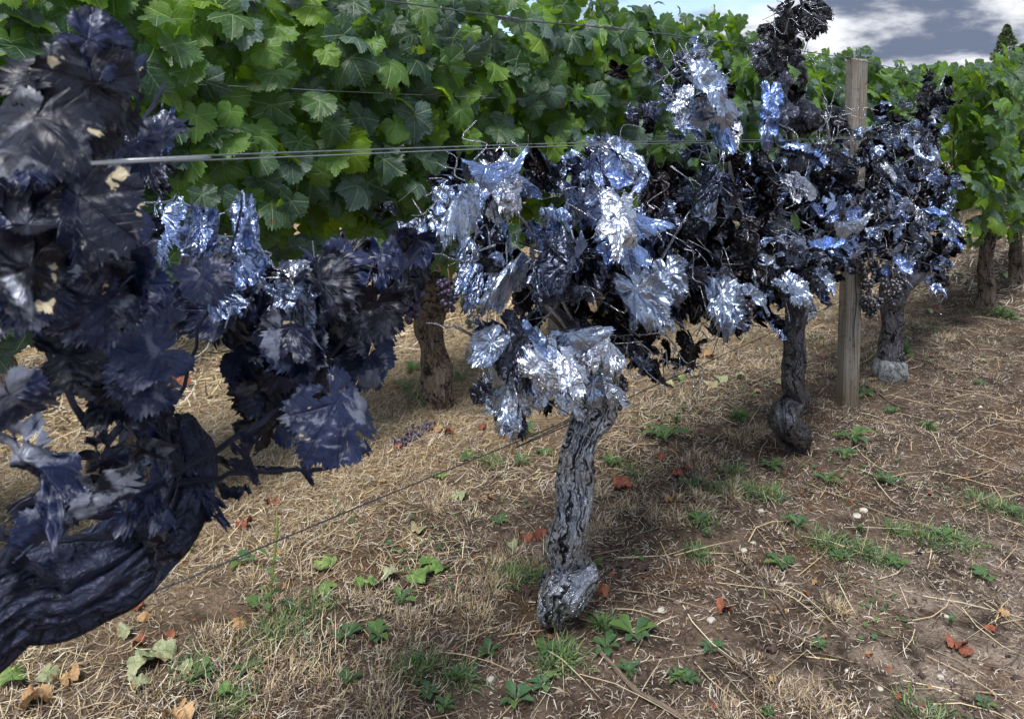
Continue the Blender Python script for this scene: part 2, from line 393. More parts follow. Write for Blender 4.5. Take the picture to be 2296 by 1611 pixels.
M_LIME = green_leaf('backlit_lime_leaf', (.16, .30, .025), (.20, .34, .03), (.16, .26, .05), (.50, .80, .02), .45)  # light shining through the leaf is put into this lime base colour
M_DUSTY = green_leaf('dusty_leaf', (.065, .115, .10), (.05, .105, .08), (.10, .16, .09), (.10, .2, .06), .12)
L_LIME = variants('backlit_lime_leaf', 5, [M_LIME, M_PET], 130, fg); L_DUSTY = variants('dusty_leaf', 5, [M_DUSTY, M_PET], 140, fg)
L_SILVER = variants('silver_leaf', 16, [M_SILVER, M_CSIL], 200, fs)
LO_BRIGHT = low(560, 6, fs, n=4, rings=(.4, .75, 1.)) if 0 else None
L_SFLAT = variants('silver_leaf_open', 10, [M_BRIGHT, M_CSIL], 250, lambda r: {**fs(r), 'cx': U_(r, .5, 1.5), 'cy': U_(r, .3, 1.2), 'crum': U_(r, .2, .45)})
L_BLACK = variants('black_leaf', 8, [M_BLACK, M_CSIL], 300, lambda r: {**fs(r), 'crum': U_(r, .1, .25), 'cx': U_(r, .4, 1.6)})
L_NAVY = variants('navy_leaf', 12, [M_NAVY, M_BNAV], 400, lambda r: {**fn(r), 'n': 9, 'ragged': U_(r, .6, 1.4), 'holes': r.choice((0, .55, .62))})
L_TORN = variants('torn_navy_leaf', 10, [M_NAVY, M_BNAV], 440, lambda r: {**fn(r), 'n': 9, 'ragged': U_(r, 1., 2.), 'crum': U_(r, .3, .6), 'deep': U_(r, .6, 1.), 'cx': U_(r, .8, 2.4), 'holes': U_(r, .34, .5)})
def low(seed, cnt, f, **kw):
    return [leaf_geo(seed+i, **{**f(random.Random(seed+i)), 'n': 2, 'rings': (.55, 1.), 'petiole': 0, **kw}) for i in range(cnt)]
LO_GREEN = low(500, 6, fg); LO_SILVER = low(520, 8, fs, n=4, rings=(.4, .75, 1.))
LO_MINI = low(540, 4, fg, n=1, rings=(1.,))

def frame(n, tip, s):
    z = n.normalized(); y = (tip-z*tip.dot(z))
    if y.length < 1e-3: y = Vector((0, 0, 1))-z*z.z
    y.normalize(); x = y.cross(z)
    m_ = Matrix((x, y, z)).transposed().to_4x4()
    return m_ @ Matrix.Scale(s, 4)
def rv(r=random): return Vector((r.gauss(0, 1), r.gauss(0, 1), r.gauss(0, 1))).normalized()
def orient(mode):
    if mode == 'green':
        n = Vector((-.25, -.85, random.uniform(-.1, 1.)))+rv()*.62; tip = Vector((random.uniform(-.7, .7), -.25, -1))
    elif mode == 'back':
        n = Vector((0, random.choice((1, -1))*.7, .5))+rv()*.6; tip = Vector((0, 0, -1))+rv()*.6
    elif mode == 'silver':
        n = (Vector((-.35, -.5, .45))+rv()*1.0)*random.choice((1, 1, -1)); tip = Vector((.0, -.1, -.9))+rv()*.8
    elif mode == 'open':
        n = Vector((-.5, -.65, .50))+rv()*.35; tip = Vector((0, -.2, -.8))+rv()*.5
    elif mode == 'navy':
        n = Vector((-.30, -.75, .30))+rv()*.55; tip = Vector((.2, -.1, -.7))+rv()*.7
    elif mode == 'torn':
        n = Vector((-.3, -.5, .2))+rv()*.8; tip = Vector((.7, -.2, -.5))+rv()*.5
    elif mode == 'weedflat':
        n = Vector((0, 0, 1))+rv()*.3; tip = rv()
    return n, tip
def joined(name, parent, geos, mats, items, kind='stuff'):
    """items: list of (Matrix world) -> one joined mesh"""
    VV = []; TT = []; UU = []; o = 0
    rot = np.array([[list(r) for r in m_] for m_ in items]) if items else np.zeros((0, 4, 4))
    for gi, g in enumerate(geos):
        sel = rot[gi::len(geos)]
        if not len(sel): continue
        V, T, U = g[0], g[1], g[2]
        W_ = np.einsum('nij,vj->nvi', sel[:, :3, :3], V)+sel[:, None, :3, 3]
        nv = len(V); idx = (np.arange(len(sel))*nv)[:, None, None]+T[None]+o
        VV.append(W_.reshape(-1, 3)); TT.append(idx.reshape(-1, 3)); UU.append(np.tile(U, (len(sel), 1))); o += nv*len(sel)
    if not VV: return None
    V = np.vstack(VV)-np.array(parent.location, np.float32) if parent else np.vstack(VV)
    me = mesh(name, V, np.vstack(TT), mats, np.vstack(UU))
    return link(name, me, parent, kind=kind)
def put_leaf(parent, metas, p, mode, s, name='leaf'):
    n, tip = orient(mode); m_ = Matrix.Translation(p-Vector(parent.location)) @ frame(n, tip, s)
    if mode in ('silver', 'open', 'torn'): m_ = m_ @ Matrix.Diagonal((random.uniform(.40, 1.05), random.uniform(.9, 1.5), random.uniform(.8, 1.5), 1))
    return link(name, random.choice(metas), parent, mat=m_)

def bark_disp(seed, amp=.16, k=7, tw=6.):
    def f(a, s):
        q = noise.noise(Vector((math.cos(a)*.9, math.sin(a)*.9, s*7+seed)))
        w1 = math.sin(k*a+tw*s+3.5*q+seed); w2 = math.sin((k*2+1)*a+tw*1.7*s-4*q+seed*2)
        w3 = noise.noise(Vector((math.cos(a+tw*s/k)*6, math.sin(a+tw*s/k)*6, s*8+seed)))
        w4 = noise.noise(Vector((math.cos(a+tw*s/k)*11, math.sin(a+tw*s/k)*11, s*5+seed)))
        return amp*(.70*q+.16*(1-abs(w1)*1.6)+.07*w2+.55*w3-1.1*max(0, w4))
    return f
def trunk_mesh(name, spec, Y, mat, parent, seed=1, nr=44, sub=16, amp=.16, tw=6., k=7):
    """spec: (px, py, width_px[, dy])"""
    P = []; Rd = []
    for q in spec:
        y = Y+(q[3] if len(q) > 3 else 0); p = at(q[0], q[1], y); P.append(p); Rd.append(q[2]*.5*depth(p)/FPX)
    return trunk3d(name, P, Rd, mat, parent, seed, nr, sub, amp, tw, k)
def trunk3d(name, P, Rd, mat, parent, seed=1, nr=24, sub=8, amp=.16, tw=6., k=7, nm=None):
    V, T, U = tube(catmull(P, sub), interp(Rd, sub), nr, bark_disp(seed, amp, k, tw))
    V = [v+Vector((noise.noise(v*9+Vector((seed, 0, 0))), noise.noise(v*9+Vector((0, seed, 5))), 0))*Rd[len(Rd)//2]*.30+v.normalized()*0 for v in V]
    o = Vector(parent.location) if parent else Vector((0, 0, 0))
    return link(name, mesh(name, [tuple(v-o) for v in V], T, mat, U), parent)
def cane_px(parent, pts, Y, w0, w1, mat, name='cane', wob=3):
    P = []
    for q in pts: P.append(at(q[0], q[1], Y+(q[2] if len(q) > 2 else 0)))
    P = catmull(P, 5); P = [p+rv()*.0015*wob for p in P]
    n = len(P); Rd = [(w0+(w1-w0)*i/n)*.5*depth(p)/FPX*(1.35 if i % 6 == 0 else 1) for i, p in enumerate(P)]
    V, T, U = tube(P, Rd, 6); o = Vector(parent.location)
    return link(name, mesh(name, [tuple(v-o) for v in V], T, mat, U), parent)

# ---------------------------------------------------------------- ground sheet
def build_ground():
    def axis(lo, hi, step, far):
        core = list(np.arange(lo, hi, step)); a = []; v = step; x = hi
        while x < far: a.append(x); v *= 1.22; x += v
        b = []; v = step; x = lo-step
        while x > -far: b.append(x); v *= 1.22; x -= v
        return np.array(b[::-1]+core+a+[far])
    xs = axis(-.4, 7, .035, 900.); ys = axis(-2.2, 5, .035, 900.)
    V = [(x, y, gh(x, y)) for y in ys for x in xs]; nx = len(xs)
    i, j = np.meshgrid(np.arange(nx-1), np.arange(len(ys)-1)); a = (j*nx+i).ravel()
    T = np.vstack([np.c_[a, a+1, a+nx+1], np.c_[a, a+nx+1, a+nx]])
    o = link('ground', mesh('ground', V, T, M_SOIL), kind='structure'); return o
build_ground()

# ---------------------------------------------------------------- dry grass and straw
def blades(n, xr, yr, Ln, wd, lie, pal, dens=None, seed=0, clump=None, curl=.5):
    """many thin bent strips; returns V,T,col"""
    g = np.random.default_rng(seed)
    if clump is not None:
        ci = g.integers(0, len(clump), n); cc = clump[ci]
        x = cc[:, 0]+g.normal(0, 1, n)*cc[:, 2]; y = cc[:, 1]+g.normal(0, 1, n)*cc[:, 2]
        outd = np.arctan2(y-cc[:, 1], x-cc[:, 0]); ang = outd+g.normal(0, .7, n)
    else:
        x = g.uniform(*xr, n); y = g.uniform(*yr, n); ang = g.uniform(0, 2*np.pi, n)
        if dens is not None:
            k = g.uniform(0, 1, n) < dens(x, y); x, y, ang = x[k], y[k], ang[k]
    n = len(x); L = g.uniform(*Ln, n); w_ = g.uniform(*wd, n)/2
    el = np.radians(g.uniform(*lie, n)); bend = g.normal(-.25, curl, n); side = g.normal(0, curl, n)
    z0 = np.array([gh(a, b) for a, b in zip(x, y)])+g.uniform(.0, .008, n)
    K = 4; V = np.zeros((n, K, 2, 3)); px, py, pz = x.copy(), y.copy(), z0
    for k in range(K):
        wk = w_*(1, .95, .75, .2)[k]; nx_, ny_ = -np.sin(ang), np.cos(ang)
        V[:, k, 0] = np.stack([px-nx_*wk, py-ny_*wk, pz], 1); V[:, k, 1] = np.stack([px+nx_*wk, py+ny_*wk, pz+wk*.6], 1)
        st = L/3; px = px+np.cos(ang)*np.cos(el)*st; py = py+np.sin(ang)*np.cos(el)*st
        pz = np.maximum(pz+np.sin(el)*st, z0-.001); el = el+bend*.8; ang = ang+side*.8
    base = (np.arange(n)*K*2)[:, None]
    T = np.concatenate([np.stack([base[:, 0]+2*k+a for a in q], 1)[:, None] for k in range(K-1) for q in ((0, 1, 3), (0, 3, 2))], 1).reshape(-1, 3)
    pal = np.array(pal); c = pal[g.integers(0, len(pal), n)]*g.uniform(.75, 1.25, (n, 1))
    return V.reshape(-1, 3), T, np.repeat(c, K*2, 0)
def stack(lst):
    o = 0; V = []; T = []; Cc = []
    for v, t_, c_ in lst: V.append(v); T.append(t_+o); Cc.append(c_); o += len(v)
    return np.vstack(V), np.vstack(T), np.vstack(Cc)
STR = [(.50, .43, .35), (.42, .34, .26), (.78, .72, .61), (.22, .14, .10), (.12, .08, .06), (.42, .31, .19), (.07, .045, .035)]
STD = [(.38, .31, .25), (.16, .11, .09), (.60, .53, .45), (.10, .07, .055), (.06, .042, .035), (.62, .55, .47), (.09, .06, .05)]
STY = [(.66, .55, .34), (.56, .44, .25), (.74, .65, .45), (.46, .34, .20)]
GRN = [(.10, .19, .05), (.15, .24, .07), (.22, .27, .10), (.07, .14, .05), (.13, .20, .11), (.18, .26, .14)]
def nz(x, y, s, o=0.): return np.array([noise.noise(Vector((a*s+o, b*s, o))) for a, b in zip(x, y)])
def visible(x, y):   # rough horizontal wedge of the view
    a = np.degrees(np.arctan2(y, x)); return (a > 5) & (a < 83) | (np.hypot(x, y) < 0)
def wedge(x, y):
    c = (x*math.cos(AZ)+y*math.sin(AZ)); s = (x*math.sin(AZ)-y*math.cos(AZ)); return (c > .6) & (np.abs(s) < c*.74+.15)
row = lambda y: np.exp(-((y-1.25)/.75)**2)
dl = lambda x, y: wedge(x, y)*(.40+.45*row(np.minimum(y, 1.3)))*np.clip(.62+1.5*nz(x, y, 2.6, 3), .30, 1)*np.clip(3.2/np.hypot(x, y), .15, 1)
dd = lambda x, y: wedge(x, y)*(1-.35*row(y))*np.clip(.72+1.3*nz(x, y, 3.1, 8), .18, 1)*np.clip(3.0/np.hypot(x, y), .12, 1)
bl = [blades(230000, (0, 6.5), (-2.2, 3.4), (.008, .045), (.0009, .0020), (-8, 30), STR, dl, 1),
      blades(260000, (0, 6.5), (-2.4, 1.7), (.007, .036), (.0009, .0024), (-5, 26), STD, dd, 2),
      blades(110000, (0, 7), (1.35, 3.6), (.03, .10), (.0012, .0026), (-4, 24), STY+STR, lambda x, y: wedge(x, y)*np.clip(5/np.hypot(x, y), .2, 1)*np.clip((y-1.5)/.9+1.2*nz(x, y, 2., 1)*(y < 2.2), 0, 1), 3),
      blades(60000, (0, 14), (3.4, 8), (.06, .2), (.004, .009), (-4, 25), STY+STR, lambda x, y: wedge(x, y), 5),
      blades(50000, (6, 16), (-3, 3.4), (.04, .14), (.004, .008), (-4, 25), STR+STD, lambda x, y: wedge(x, y), 6),
      blades(2200, (0, 6), (-2, 1.6), (.12, .30), (.0016, .003), (-2, 7), STY, lambda x, y: wedge(x, y), 4, curl=.2)]
V_, T_, C_ = stack(bl); link('dead_grass', mesh('dead_grass', V_, T_, M_STRAW, None, C_, False), kind='stuff')
S.objects['dead_grass']['label'] = 'dry straw and dead grass lying over the brown soil'; S.objects['dead_grass']['category'] = 'dead grass'
# standing tufts of bleached grass
cl = []
g_ = np.random.default_rng(12)
for (px, py, r) in [(1165,1250,.07),(1130,1270,.05),(1195,1275,.05),(975,1350,.08),(1060,1370,.07),(900,1400,.06),(660,1340,.10),(620,1430,.10),(720,1450,.12),(560,1500,.08),(640,1540,.10),(760,1520,.12),
    (1690,965,.06),(1660,985,.05),(1580,1030,.07),(1560,1060,.06),(1690,815,.06),(1860,830,.07),(1640,1110,.03),(1570,1120,.03),(1350,1170,.06),(1330,1210,.05),(1030,1110,.08),(980,1130,.05),
    (1810,1560,.06),(1860,1600,.05),(1640,1590,.05),(1780,1540,.03),(450,1560,.10),(300,1570,.08),(1870,1350,.02),(1540,1140,.05),(1430,1130,.06),(1480,1160,.05),(860,1560,.08),(1340,1100,.05),
    (500,1420,.07),(820,1350,.06),(1100,1330,.05),(1940,870,.05),(1870,760,.06),(2050,720,.08),(1960,700,.06),(2120,760,.06),(1290,1310,.03),(700,1200,.06),(560,1300,.06),(1500,880,.06),(1600,780,.07)]:
    p = ground(px, py)
    for _ in range(4): cl.append((p.x+g_.normal()*r*.6, p.y+g_.normal()*r*.6, r*.28))
cl = np.array(cl)
b2 = [blades(11000, 0, 0, (.018, .052), (.0011, .0024), (10, 80), STR+STY, None, 21, cl, .45)]
ex = np.array([(x, y, .02) for x, y in zip(g_.uniform(.3, 5.5, 330), g_.uniform(-1.6, 2.2, 330))]); ex = ex[wedge(ex[:, 0], ex[:, 1])]
b2.append(blades(12000, 0, 0, (.015, .042), (.0011, .0022), (10, 75), STR, None, 22, ex, .5))
V_, T_, C_ = stack(b2); o = link('standing_dead_grass', mesh('standing_dead_grass', V_, T_, M_STRAW, None, C_, False), kind='stuff')
o['label'] = 'bleached grass tufts standing up from the straw'; o['category'] = 'dead grass'
# green grass
gc = []
for (px, py, r) in [(1160,1285,.05),(1185,1290,.04),(1150,1300,.04),(1130,1280,.04),(1690,1108,.05),(1660,1105,.04),(1730,1110,.04),(1838,1205,.06),(1880,1215,.05),(1930,1215,.04),(2116,1194,.09),(2080,1200,.06),(2150,1205,.06),
    (2283,1140,.06),(2194,1108,.05),(2230,1120,.05),(1568,1170,.05),(1660,925,.03),(1655,930,.02),(2080,954,.02),(2244,708,.06),(2270,712,.05),(1350,1405,.02),(1264,1475,.05),(1240,1490,.04),(930,1500,.05),(600,1420,.06),
    (650,1400,.06),(520,1560,.05),(2066,1586,.06),(1600,1100,.05),(1640,1060,.05),(1030,1525,.04),(2030,795,.03),(700,1350,.05),(1560,1240,.03),(1970,1240,.04),(2010,1180,.03),(1420,1050,.05),(420,1490,.05),(930,880,.05),(1100,1030,.04)]:
    p = ground(px, py); gc.append((p.x, p.y, r*.55))
b3 = [blades(6500, 0, 0, (.015, .05), (.0014, .0032), (8, 70), GRN, None, 31, np.array(gc), .4)]
b3.append(blades(9000, (0, 6.5), (-2, 3.4), (.008, .03), (.0018, .004), (5, 60), GRN, lambda x, y: wedge(x, y)*np.clip(nz(x, y, 2.3, 5)*2.2-.35, 0, 1), 32))
V_, T_, C_ = stack(b3); o = link('green_grass', mesh('green_grass', V_, T_, M_STRAW, None, C_, False), kind='stuff')
o['label'] = 'thin green grass sprouting through the dry straw'; o['category'] = 'grass'
# crumbs, chips and grit
def crumbs(n, seed):
    g = np.random.default_rng(seed); x = g.uniform(0, 6, n); y = g.uniform(-2.3, 1.5, n); k = wedge(x, y) & (g.uniform(0, 1, n) < np.clip(2.6/np.hypot(x, y), .1, 1)); x, y = x[k], y[k]; n = len(x)
    base = np.array([(0, 0, 1), (1, 0, -.2), (-.5, .87, -.2), (-.5, -.87, -.2), (0, 0, -1)], float); T = np.array([(0, 1, 2), (0, 2, 3), (0, 3, 1), (4, 2, 1), (4, 3, 2), (4, 1, 3)])
    s = (g.pareto(3.0, n)*.002+.0012).clip(0, .011)[:, None, None]*g.uniform(.5, 1.5, (n, 1, 3))*np.array([1, 1, .55])
    V = base[None]*s*g.uniform(.7, 1.3, (n, 5, 1)); a = g.uniform(0, 6.28, n); ca, sa = np.cos(a)[:, None], np.sin(a)[:, None]
    X = V[..., 0]*ca-V[..., 1]*sa; Y = V[..., 0]*sa+V[..., 1]*ca; V = np.stack([X, Y, V[..., 2]], -1)
    z = np.array([gh(i, j) for i, j in zip(x, y)]); V += np.stack([x, y, z+.001], 1)[:, None]
    pal = np.array([(.06, .04, .03), (.11, .08, .06), (.20, .15, .11), (.33, .27, .21), (.55, .50, .43), (.08, .05, .04), (.05, .035, .03), (.22, .10, .05)])
    c = pal[g.choice(8, n, p=[.18, .17, .18, .15, .08, .10, .10, .04])]*g.uniform(.8, 1.2, (n, 1))
    return V.reshape(-1, 3), ((np.arange(n)*5)[:, None, None]+T[None]).reshape(-1, 3), np.repeat(c, 5, 0)
V_, T_, C_ = crumbs(90000, 41); o = link('soil_crumbs', mesh('soil_crumbs', V_, T_, M_CRUMB, None, C_, False), kind='stuff')
o['label'] = 'clods, grit and leaf crumbs strewn over the soil'; o['category'] = 'soil crumbs'

# ---------------------------------------------------------------- painted vines of the near row
Y0 = 1.17
def blob_points(b, cover, smin, smax):
    x, y, rx, ry = b[:4]; off = b[4] if len(b) > 4 else 0; d = depth(at(x, y, Y0+off))
    lp = (smin+smax)*.5*1.5*FPX/d; n = max(1, int(math.pi*rx*ry*cover/(lp*lp*.55))); out = []
    for _ in range(n):
        a = random.uniform(0, 6.283); r = math.sqrt(random.random())*.92
        out.append(at(x+math.cos(a)*rx*r, y+math.sin(a)*ry*r, Y0+off+random.gauss(0, .075)))
    return out
def fill(parent, blobs, metas, mode, cover, smin, smax, cap=290, name='leaf', lo=None, mats=None):
    pts = [p for b in blobs for p in blob_points(b, cover, smin, smax)]; random.shuffle(pts)
    for p in pts[:cap]: put_leaf(parent, metas, p, mode, random.uniform(smin, smax), name)
    if lo and pts[cap:]:
        it = []
        for p in pts[cap:]:
            n, tip = orient(mode); it.append(Matrix.Translation(p) @ frame(n, tip, random.uniform(smin, smax)))
        joined('outer_foliage', parent, lo, mats, it)
def back_fill(parent, blobs, geos, mats, cover, smin, smax, dy=.1):
    items = []
    for b in blobs:
        for p in blob_points(b, cover, smin, smax):
            p = p+Vector((0, dy+random.uniform(0, .15), 0)); n, tip = orient('silver')
            items.append(Matrix.Translation(p) @ frame(n, tip, random.uniform(smin, smax)))
    joined('inner_foliage', parent, geos, mats, items)
def stalks(parent, blobs, n, mat, Y=None, r=.0014):
    parts = []; o = Vector(parent.location)
    for _ in range(n):
        b = random.choice(blobs); x = b[0]+random.uniform(-1, 1)*b[2]; y = b[1]+random.uniform(-1, 1)*b[3]
        p = at(x, y, Y0+(b[4] if len(b) > 4 else 0)-random.uniform(.02, .12)); d = rv()*.09+Vector((0, 0, -.02)); c = rv()*.03
        P = catmull([p-o, p-o+d*.4+c, p-o+d*.8-c*.6, p-o+d*1.25+c*.5], 3); parts.append(tube(P, [r*random.uniform(.8, 1.6)*(1.3-.7*i/len(P)) for i in range(len(P))], 4))
    V, T, U = cat_geo(parts); link('leaf_stalks', mesh('leaf_stalks', V, T, mat, U), parent, kind='stuff')
SPH = None
def sphere_me(mat, name):
    import bmesh
    bm = bmesh.new(); bmesh.ops.create_icosphere(bm, subdivisions=2, radius=1)
    me = bpy.data.meshes.new(name); bm.to_mesh(me); bm.free(); me.polygons.foreach_set('use_smooth', [True]*len(me.polygons)); me.materials.append(mat); return me
B_RIPE, B_GRN, B_SIL = sphere_me(M_BERRY, 'ripe_berry'), sphere_me(M_BERRYG, 'ripening_berry'), sphere_me(M_BERRYS, 'silver_berry')
def bunch(parent, px, py, wpx, hpx, Y, me, r=.0085):
    c = at(px, py, Y); d = depth(c); w_ = wpx/2*d/FPX; h_ = hpx/2*d/FPX; top = c+Vector((0, 0, h_))
    V, T, U = tube([top+Vector((0, .01, .05)), top, c, c-Vector((0, 0, h_*.7))], [.003, .003, .002, .001], 5)
    o0 = Vector(parent.location); b = link('grape_bunch', mesh('grape_stalk', [tuple(v-c) for v in V], T, M_PETD, U), parent, loc=c-o0)
    pts = []; tries = 0
    while len(pts) < 55 and tries < 1400:
        tries += 1; t = random.random(); z = h_*(1-2*t); rr = w_*(1-.75*t**1.6)*math.sqrt(random.uniform(.25, 1)); a = random.uniform(0, 6.283)
        q = Vector((math.cos(a)*rr, math.sin(a)*rr*.9, z))
        if all((q-k).length > r*1.55 for k in pts): pts.append(q)
    for q in pts: link('grape', me, b, mat=Matrix.Translation(q) @ Matrix.Diagonal((r*random.uniform(.9, 1.12),)*3+(1,)))
    return b
def tendrils(parent, pts, Y, mat, n=1):
    for (px, py) in pts:
        p = at(px, py, Y); P = []; d = rv()*.3+Vector((0, -.3, .2)); a0 = random.uniform(0, 6)
        for i in range(26):
            t = i/25; P.append(p+d*(.16*t)+Vector((math.cos(a0+t*9)*.022*t, -.01*t, math.sin(a0+t*9)*.022*t)))
        V, T, U = tube(P, [.0016*(1-.5*i/25) for i in range(26)], 5); o = Vector(parent.location)
        link('tendril', mesh('tendril', [tuple(v-o) for v in V], T, mat, U), parent)

L_HERO = variants('smooth_silver_leaf', 8, [M_HERO, M_CSIL], 460, lambda r: {**fn(r), 'n': 9, 'ragged': U_(r, .7, 1.), 'pleat': U_(r, .15, .3), 'crum': U_(r, .12, .28), 'petiole': .5})
def heroes(parent, lst):
    for px, py, s_, nx, ny, nz_, tx, tz, sx in lst:
        p = at(px, py, Y0-.17); m_ = Matrix.Translation(p-Vector(parent.location)) @ frame(Vector((nx, ny, nz_))+rv()*.12, Vector((tx, -.2, tz)), s_) @ Matrix.Diagonal((sx*.78, 1.1, 1.3, 1))
        link('leaf', random.choice(L_HERO), parent, mat=m_)
# vine 1: silver vine in the middle
v1 = thing('grapevine', 'silver painted grapevine with crusty silver trunk standing bare in the middle', 'grapevine', gpt(1262, 1375), 'painted vines along the near wire')
trunk_mesh('trunk', [(1244, 1392, 50), (1242, 1366, 78, -.01), (1264, 1330, 112, -.02), (1284, 1292, 100, 0), (1281, 1256, 80, .01), (1268, 1218, 94, .0), (1280, 1160, 82, -.01), (1288, 1085, 82), (1294, 1015, 72), (1308, 965, 70, .01), (1334, 915, 90, .01), (1338, 860, 88), (1342, 800, 96), (1330, 770, 70)], Y0, M_BSIL, v1, 3, 110, 22, .20, 7., 9)
trunk_mesh('arm', [(1340, 810, 50), (1290, 750, 42), (1240, 700, 34), (1180, 650, 26), (1130, 610, 18)], Y0, M_BBLK, v1, 5, 20, 8, .15)
trunk_mesh('arm', [(1345, 810, 55), (1375, 770, 44), (1400, 700, 34), (1450, 660, 20)], Y0, M_BBLK, v1, 6, 20, 8, .15)
for c in ([(1345, 790), (1400, 720), (1480, 665), (1560, 622), (1600, 655)], [(1310, 760), (1240, 640), (1180, 500), (1070, 400)], [(1390, 720), (1430, 560), (1400, 420), (1370, 320)], [(1300, 770), (1180, 640), (1060, 590), (940, 560)], [(1300, 770), (1200, 770), (1090, 760)], [(1400, 700), (1520, 520), (1620, 380)], [(1100, 770), (1050, 745), (960, 720)]):
    cane_px(v1, c, Y0-.04, 9, 4, M_CSIL)
b1 = [(1135, 385, 90, 42), (1045, 445, 50, 60), (1000, 500, 30, 30), (1215, 560, 125, 60), (1130, 590, 75, 45), (1370, 360, 50, 45), (1340, 430, 60, 70), (1420, 470, 90, 80), (1520, 450, 90, 80), (1350, 590, 130, 70), (1490, 590, 110, 80), (1420, 690, 110, 60), (1530, 660, 90, 60), (1230, 680, 60, 35), (1170, 385, 70, 35)]
dk = [(1200, 600, 130, 60), (1350, 600, 120, 70), (1480, 560, 100, 90), (1130, 580, 60, 45), (1470, 790, 70, 45), (1250, 860, 30, 45), (1530, 780, 50, 40), (1340, 780, 60, 50), (1400, 760, 60, 60), (1310, 820, 40, 50), (1460, 740, 70, 50), (1520, 760, 50, 50)]  # shade under and between the leaves, filled in with black leaves
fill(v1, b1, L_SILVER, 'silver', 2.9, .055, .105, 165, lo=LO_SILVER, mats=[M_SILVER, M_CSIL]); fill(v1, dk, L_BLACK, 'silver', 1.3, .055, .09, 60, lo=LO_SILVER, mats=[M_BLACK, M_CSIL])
fill(v1, [(1180, 800, 95, 60, -.10), (1150, 890, 50, 45, -.1), (1290, 765, 75, 35, -.1), (1440, 690, 50, 25, -.12), (1340, 850, 30, 40, -.04), (1110, 450, 60, 50, -.06), (1150, 385, 60, 25, -.06), (1400, 500, 70, 60, -.08), (1390, 340, 30, 30, -.06)], L_SFLAT, 'open', 1.8, .055, .095, 34)
fill(v1, [(1175, 800, 85, 50, -.12), (1150, 890, 45, 40, -.12), (1275, 765, 70, 32, -.12), (1110, 768, 40, 25, -.12), (1230, 840, 60, 50, -.10)], L_SFLAT, 'open', 3.0, .05, .085, 42)
back_fill(v1, b1, LO_SILVER, [M_SILVER, M_CSIL], 1.1, .05, .08)
for s_ in range(3):     # the crumpled ball of silver leaves
    put_leaf(v1, L_SILVER, at(1436+s_*3, 820-s_*3, Y0-.07), 'silver', .045)
tendrils(v1, [(1060, 720), (1350, 850), (1290, 700), (1480, 640), (1000, 470), (1400, 560)], Y0-.06, M_CSIL)
bunch(v1, 1392, 880, 30, 70, Y0-.02, B_SIL); bunch(v1, 1168, 690, 34, 62, Y0+.05, B_RIPE)

heroes(v1, [(1425, 645, .105, -.5, -.7, .5, .5, -1, .95), (1170, 770, .10, -.6, -.6, .55, .3, -1, 1.), (1225, 790, .10, -.3, -.8, .5, -.4, -1, .9), (1140, 860, .075, -.7, -.6, .3, -.3, -1, .9), (1280, 745, .095, -.2, -.6, .9, 1, -.3, .7), (1105, 765, .06, -.6, -.7, .4, -1, -.2, .9),
 (1035, 440, .10, -.4, -.3, 1., -.6, -1, .5), (1090, 375, .09, -.2, -.3, 1., 1, -.1, .45), (1400, 470, .11, -.1, -.5, 1., .6, -.9, .6), (1385, 530, .10, -.2, -.4, 1., .3, -1, .55), (1150, 590, .11, -.3, -.5, .9, -1, -.5, .4), (1390, 340, .08, -.5, -.4, .8, .5, -.9, .5), (1500, 610, .08, -.6, -.6, .4, .2, -1, .8), (1330, 860, .05, -.6, -.7, .5, 0, -1, .9)])
stalks(v1, b1+dk, 110, M_CSIL)
# vine 2: twisted dark trunk with the tall black shoot
v2 = thing('grapevine', 'silver and black painted grapevine with corkscrew trunk and tall black shoot', 'grapevine', gpt(1770, 1035), 'painted vines along the near wire')
trunk_mesh('trunk', [(1769, 1040, 16), (1772, 1016, 20), (1784, 1000, 44), (1789, 978, 62, -.01), (1764, 952, 66, -.01), (1758, 930, 64, .0), (1776, 908, 62, .01), (1785, 888, 56, .0), (1780, 870, 50), (1778, 840, 50), (1780, 790, 48), (1782, 740, 44), (1787, 690, 50), (1790, 650, 54)], Y0, M_BBLK, v2, 11, 90, 20, .15, 18., 9)
trunk_mesh('arm', [(1790, 670, 40), (1740, 630, 32), (1660, 600, 24), (1580, 590, 14)], Y0, M_BBLK, v2, 12, 16, 6)
trunk_mesh('arm', [(1790, 670, 40), (1830, 620, 30), (1890, 590, 20)], Y0, M_BBLK, v2, 13, 16, 6)
cane_px(v2, [(1790, 600), (1785, 430), (1768, 300), (1748, 220), (1762, 120), (1800, 40), (1792, -10)], Y0, 16, 7, M_BBLK)
for c in ([(1700, 620), (1650, 420), (1600, 260), (1560, 130)], [(1760, 600), (1720, 460), (1700, 380)], [(1830, 620), (1870, 440), (1850, 250)], [(1700, 640), (1760, 520), (1850, 430)], [(1850, 600), (1950, 560), (2000, 545)], [(1780, 90), (1770, 50), (1720, 10)]):
    cane_px(v2, c, Y0-.05, 9, 4, M_CSIL)
b2_ = [(1570, 190, 70, 62), (1535, 140, 35, 30), (1555, 240, 60, 40), (1620, 290, 28, 32), (1650, 400, 90, 50), (1740, 400, 70, 80), (1870, 410, 85, 60), (1640, 500, 95, 70), (1770, 520, 110, 80), (1890, 530, 75, 70), (1720, 620, 110, 60), (1820, 610, 70, 60), (1600, 650, 65, 60), (1740, 680, 60, 40), (1640, 710, 60, 28), (1800, 440, 60, 60)]
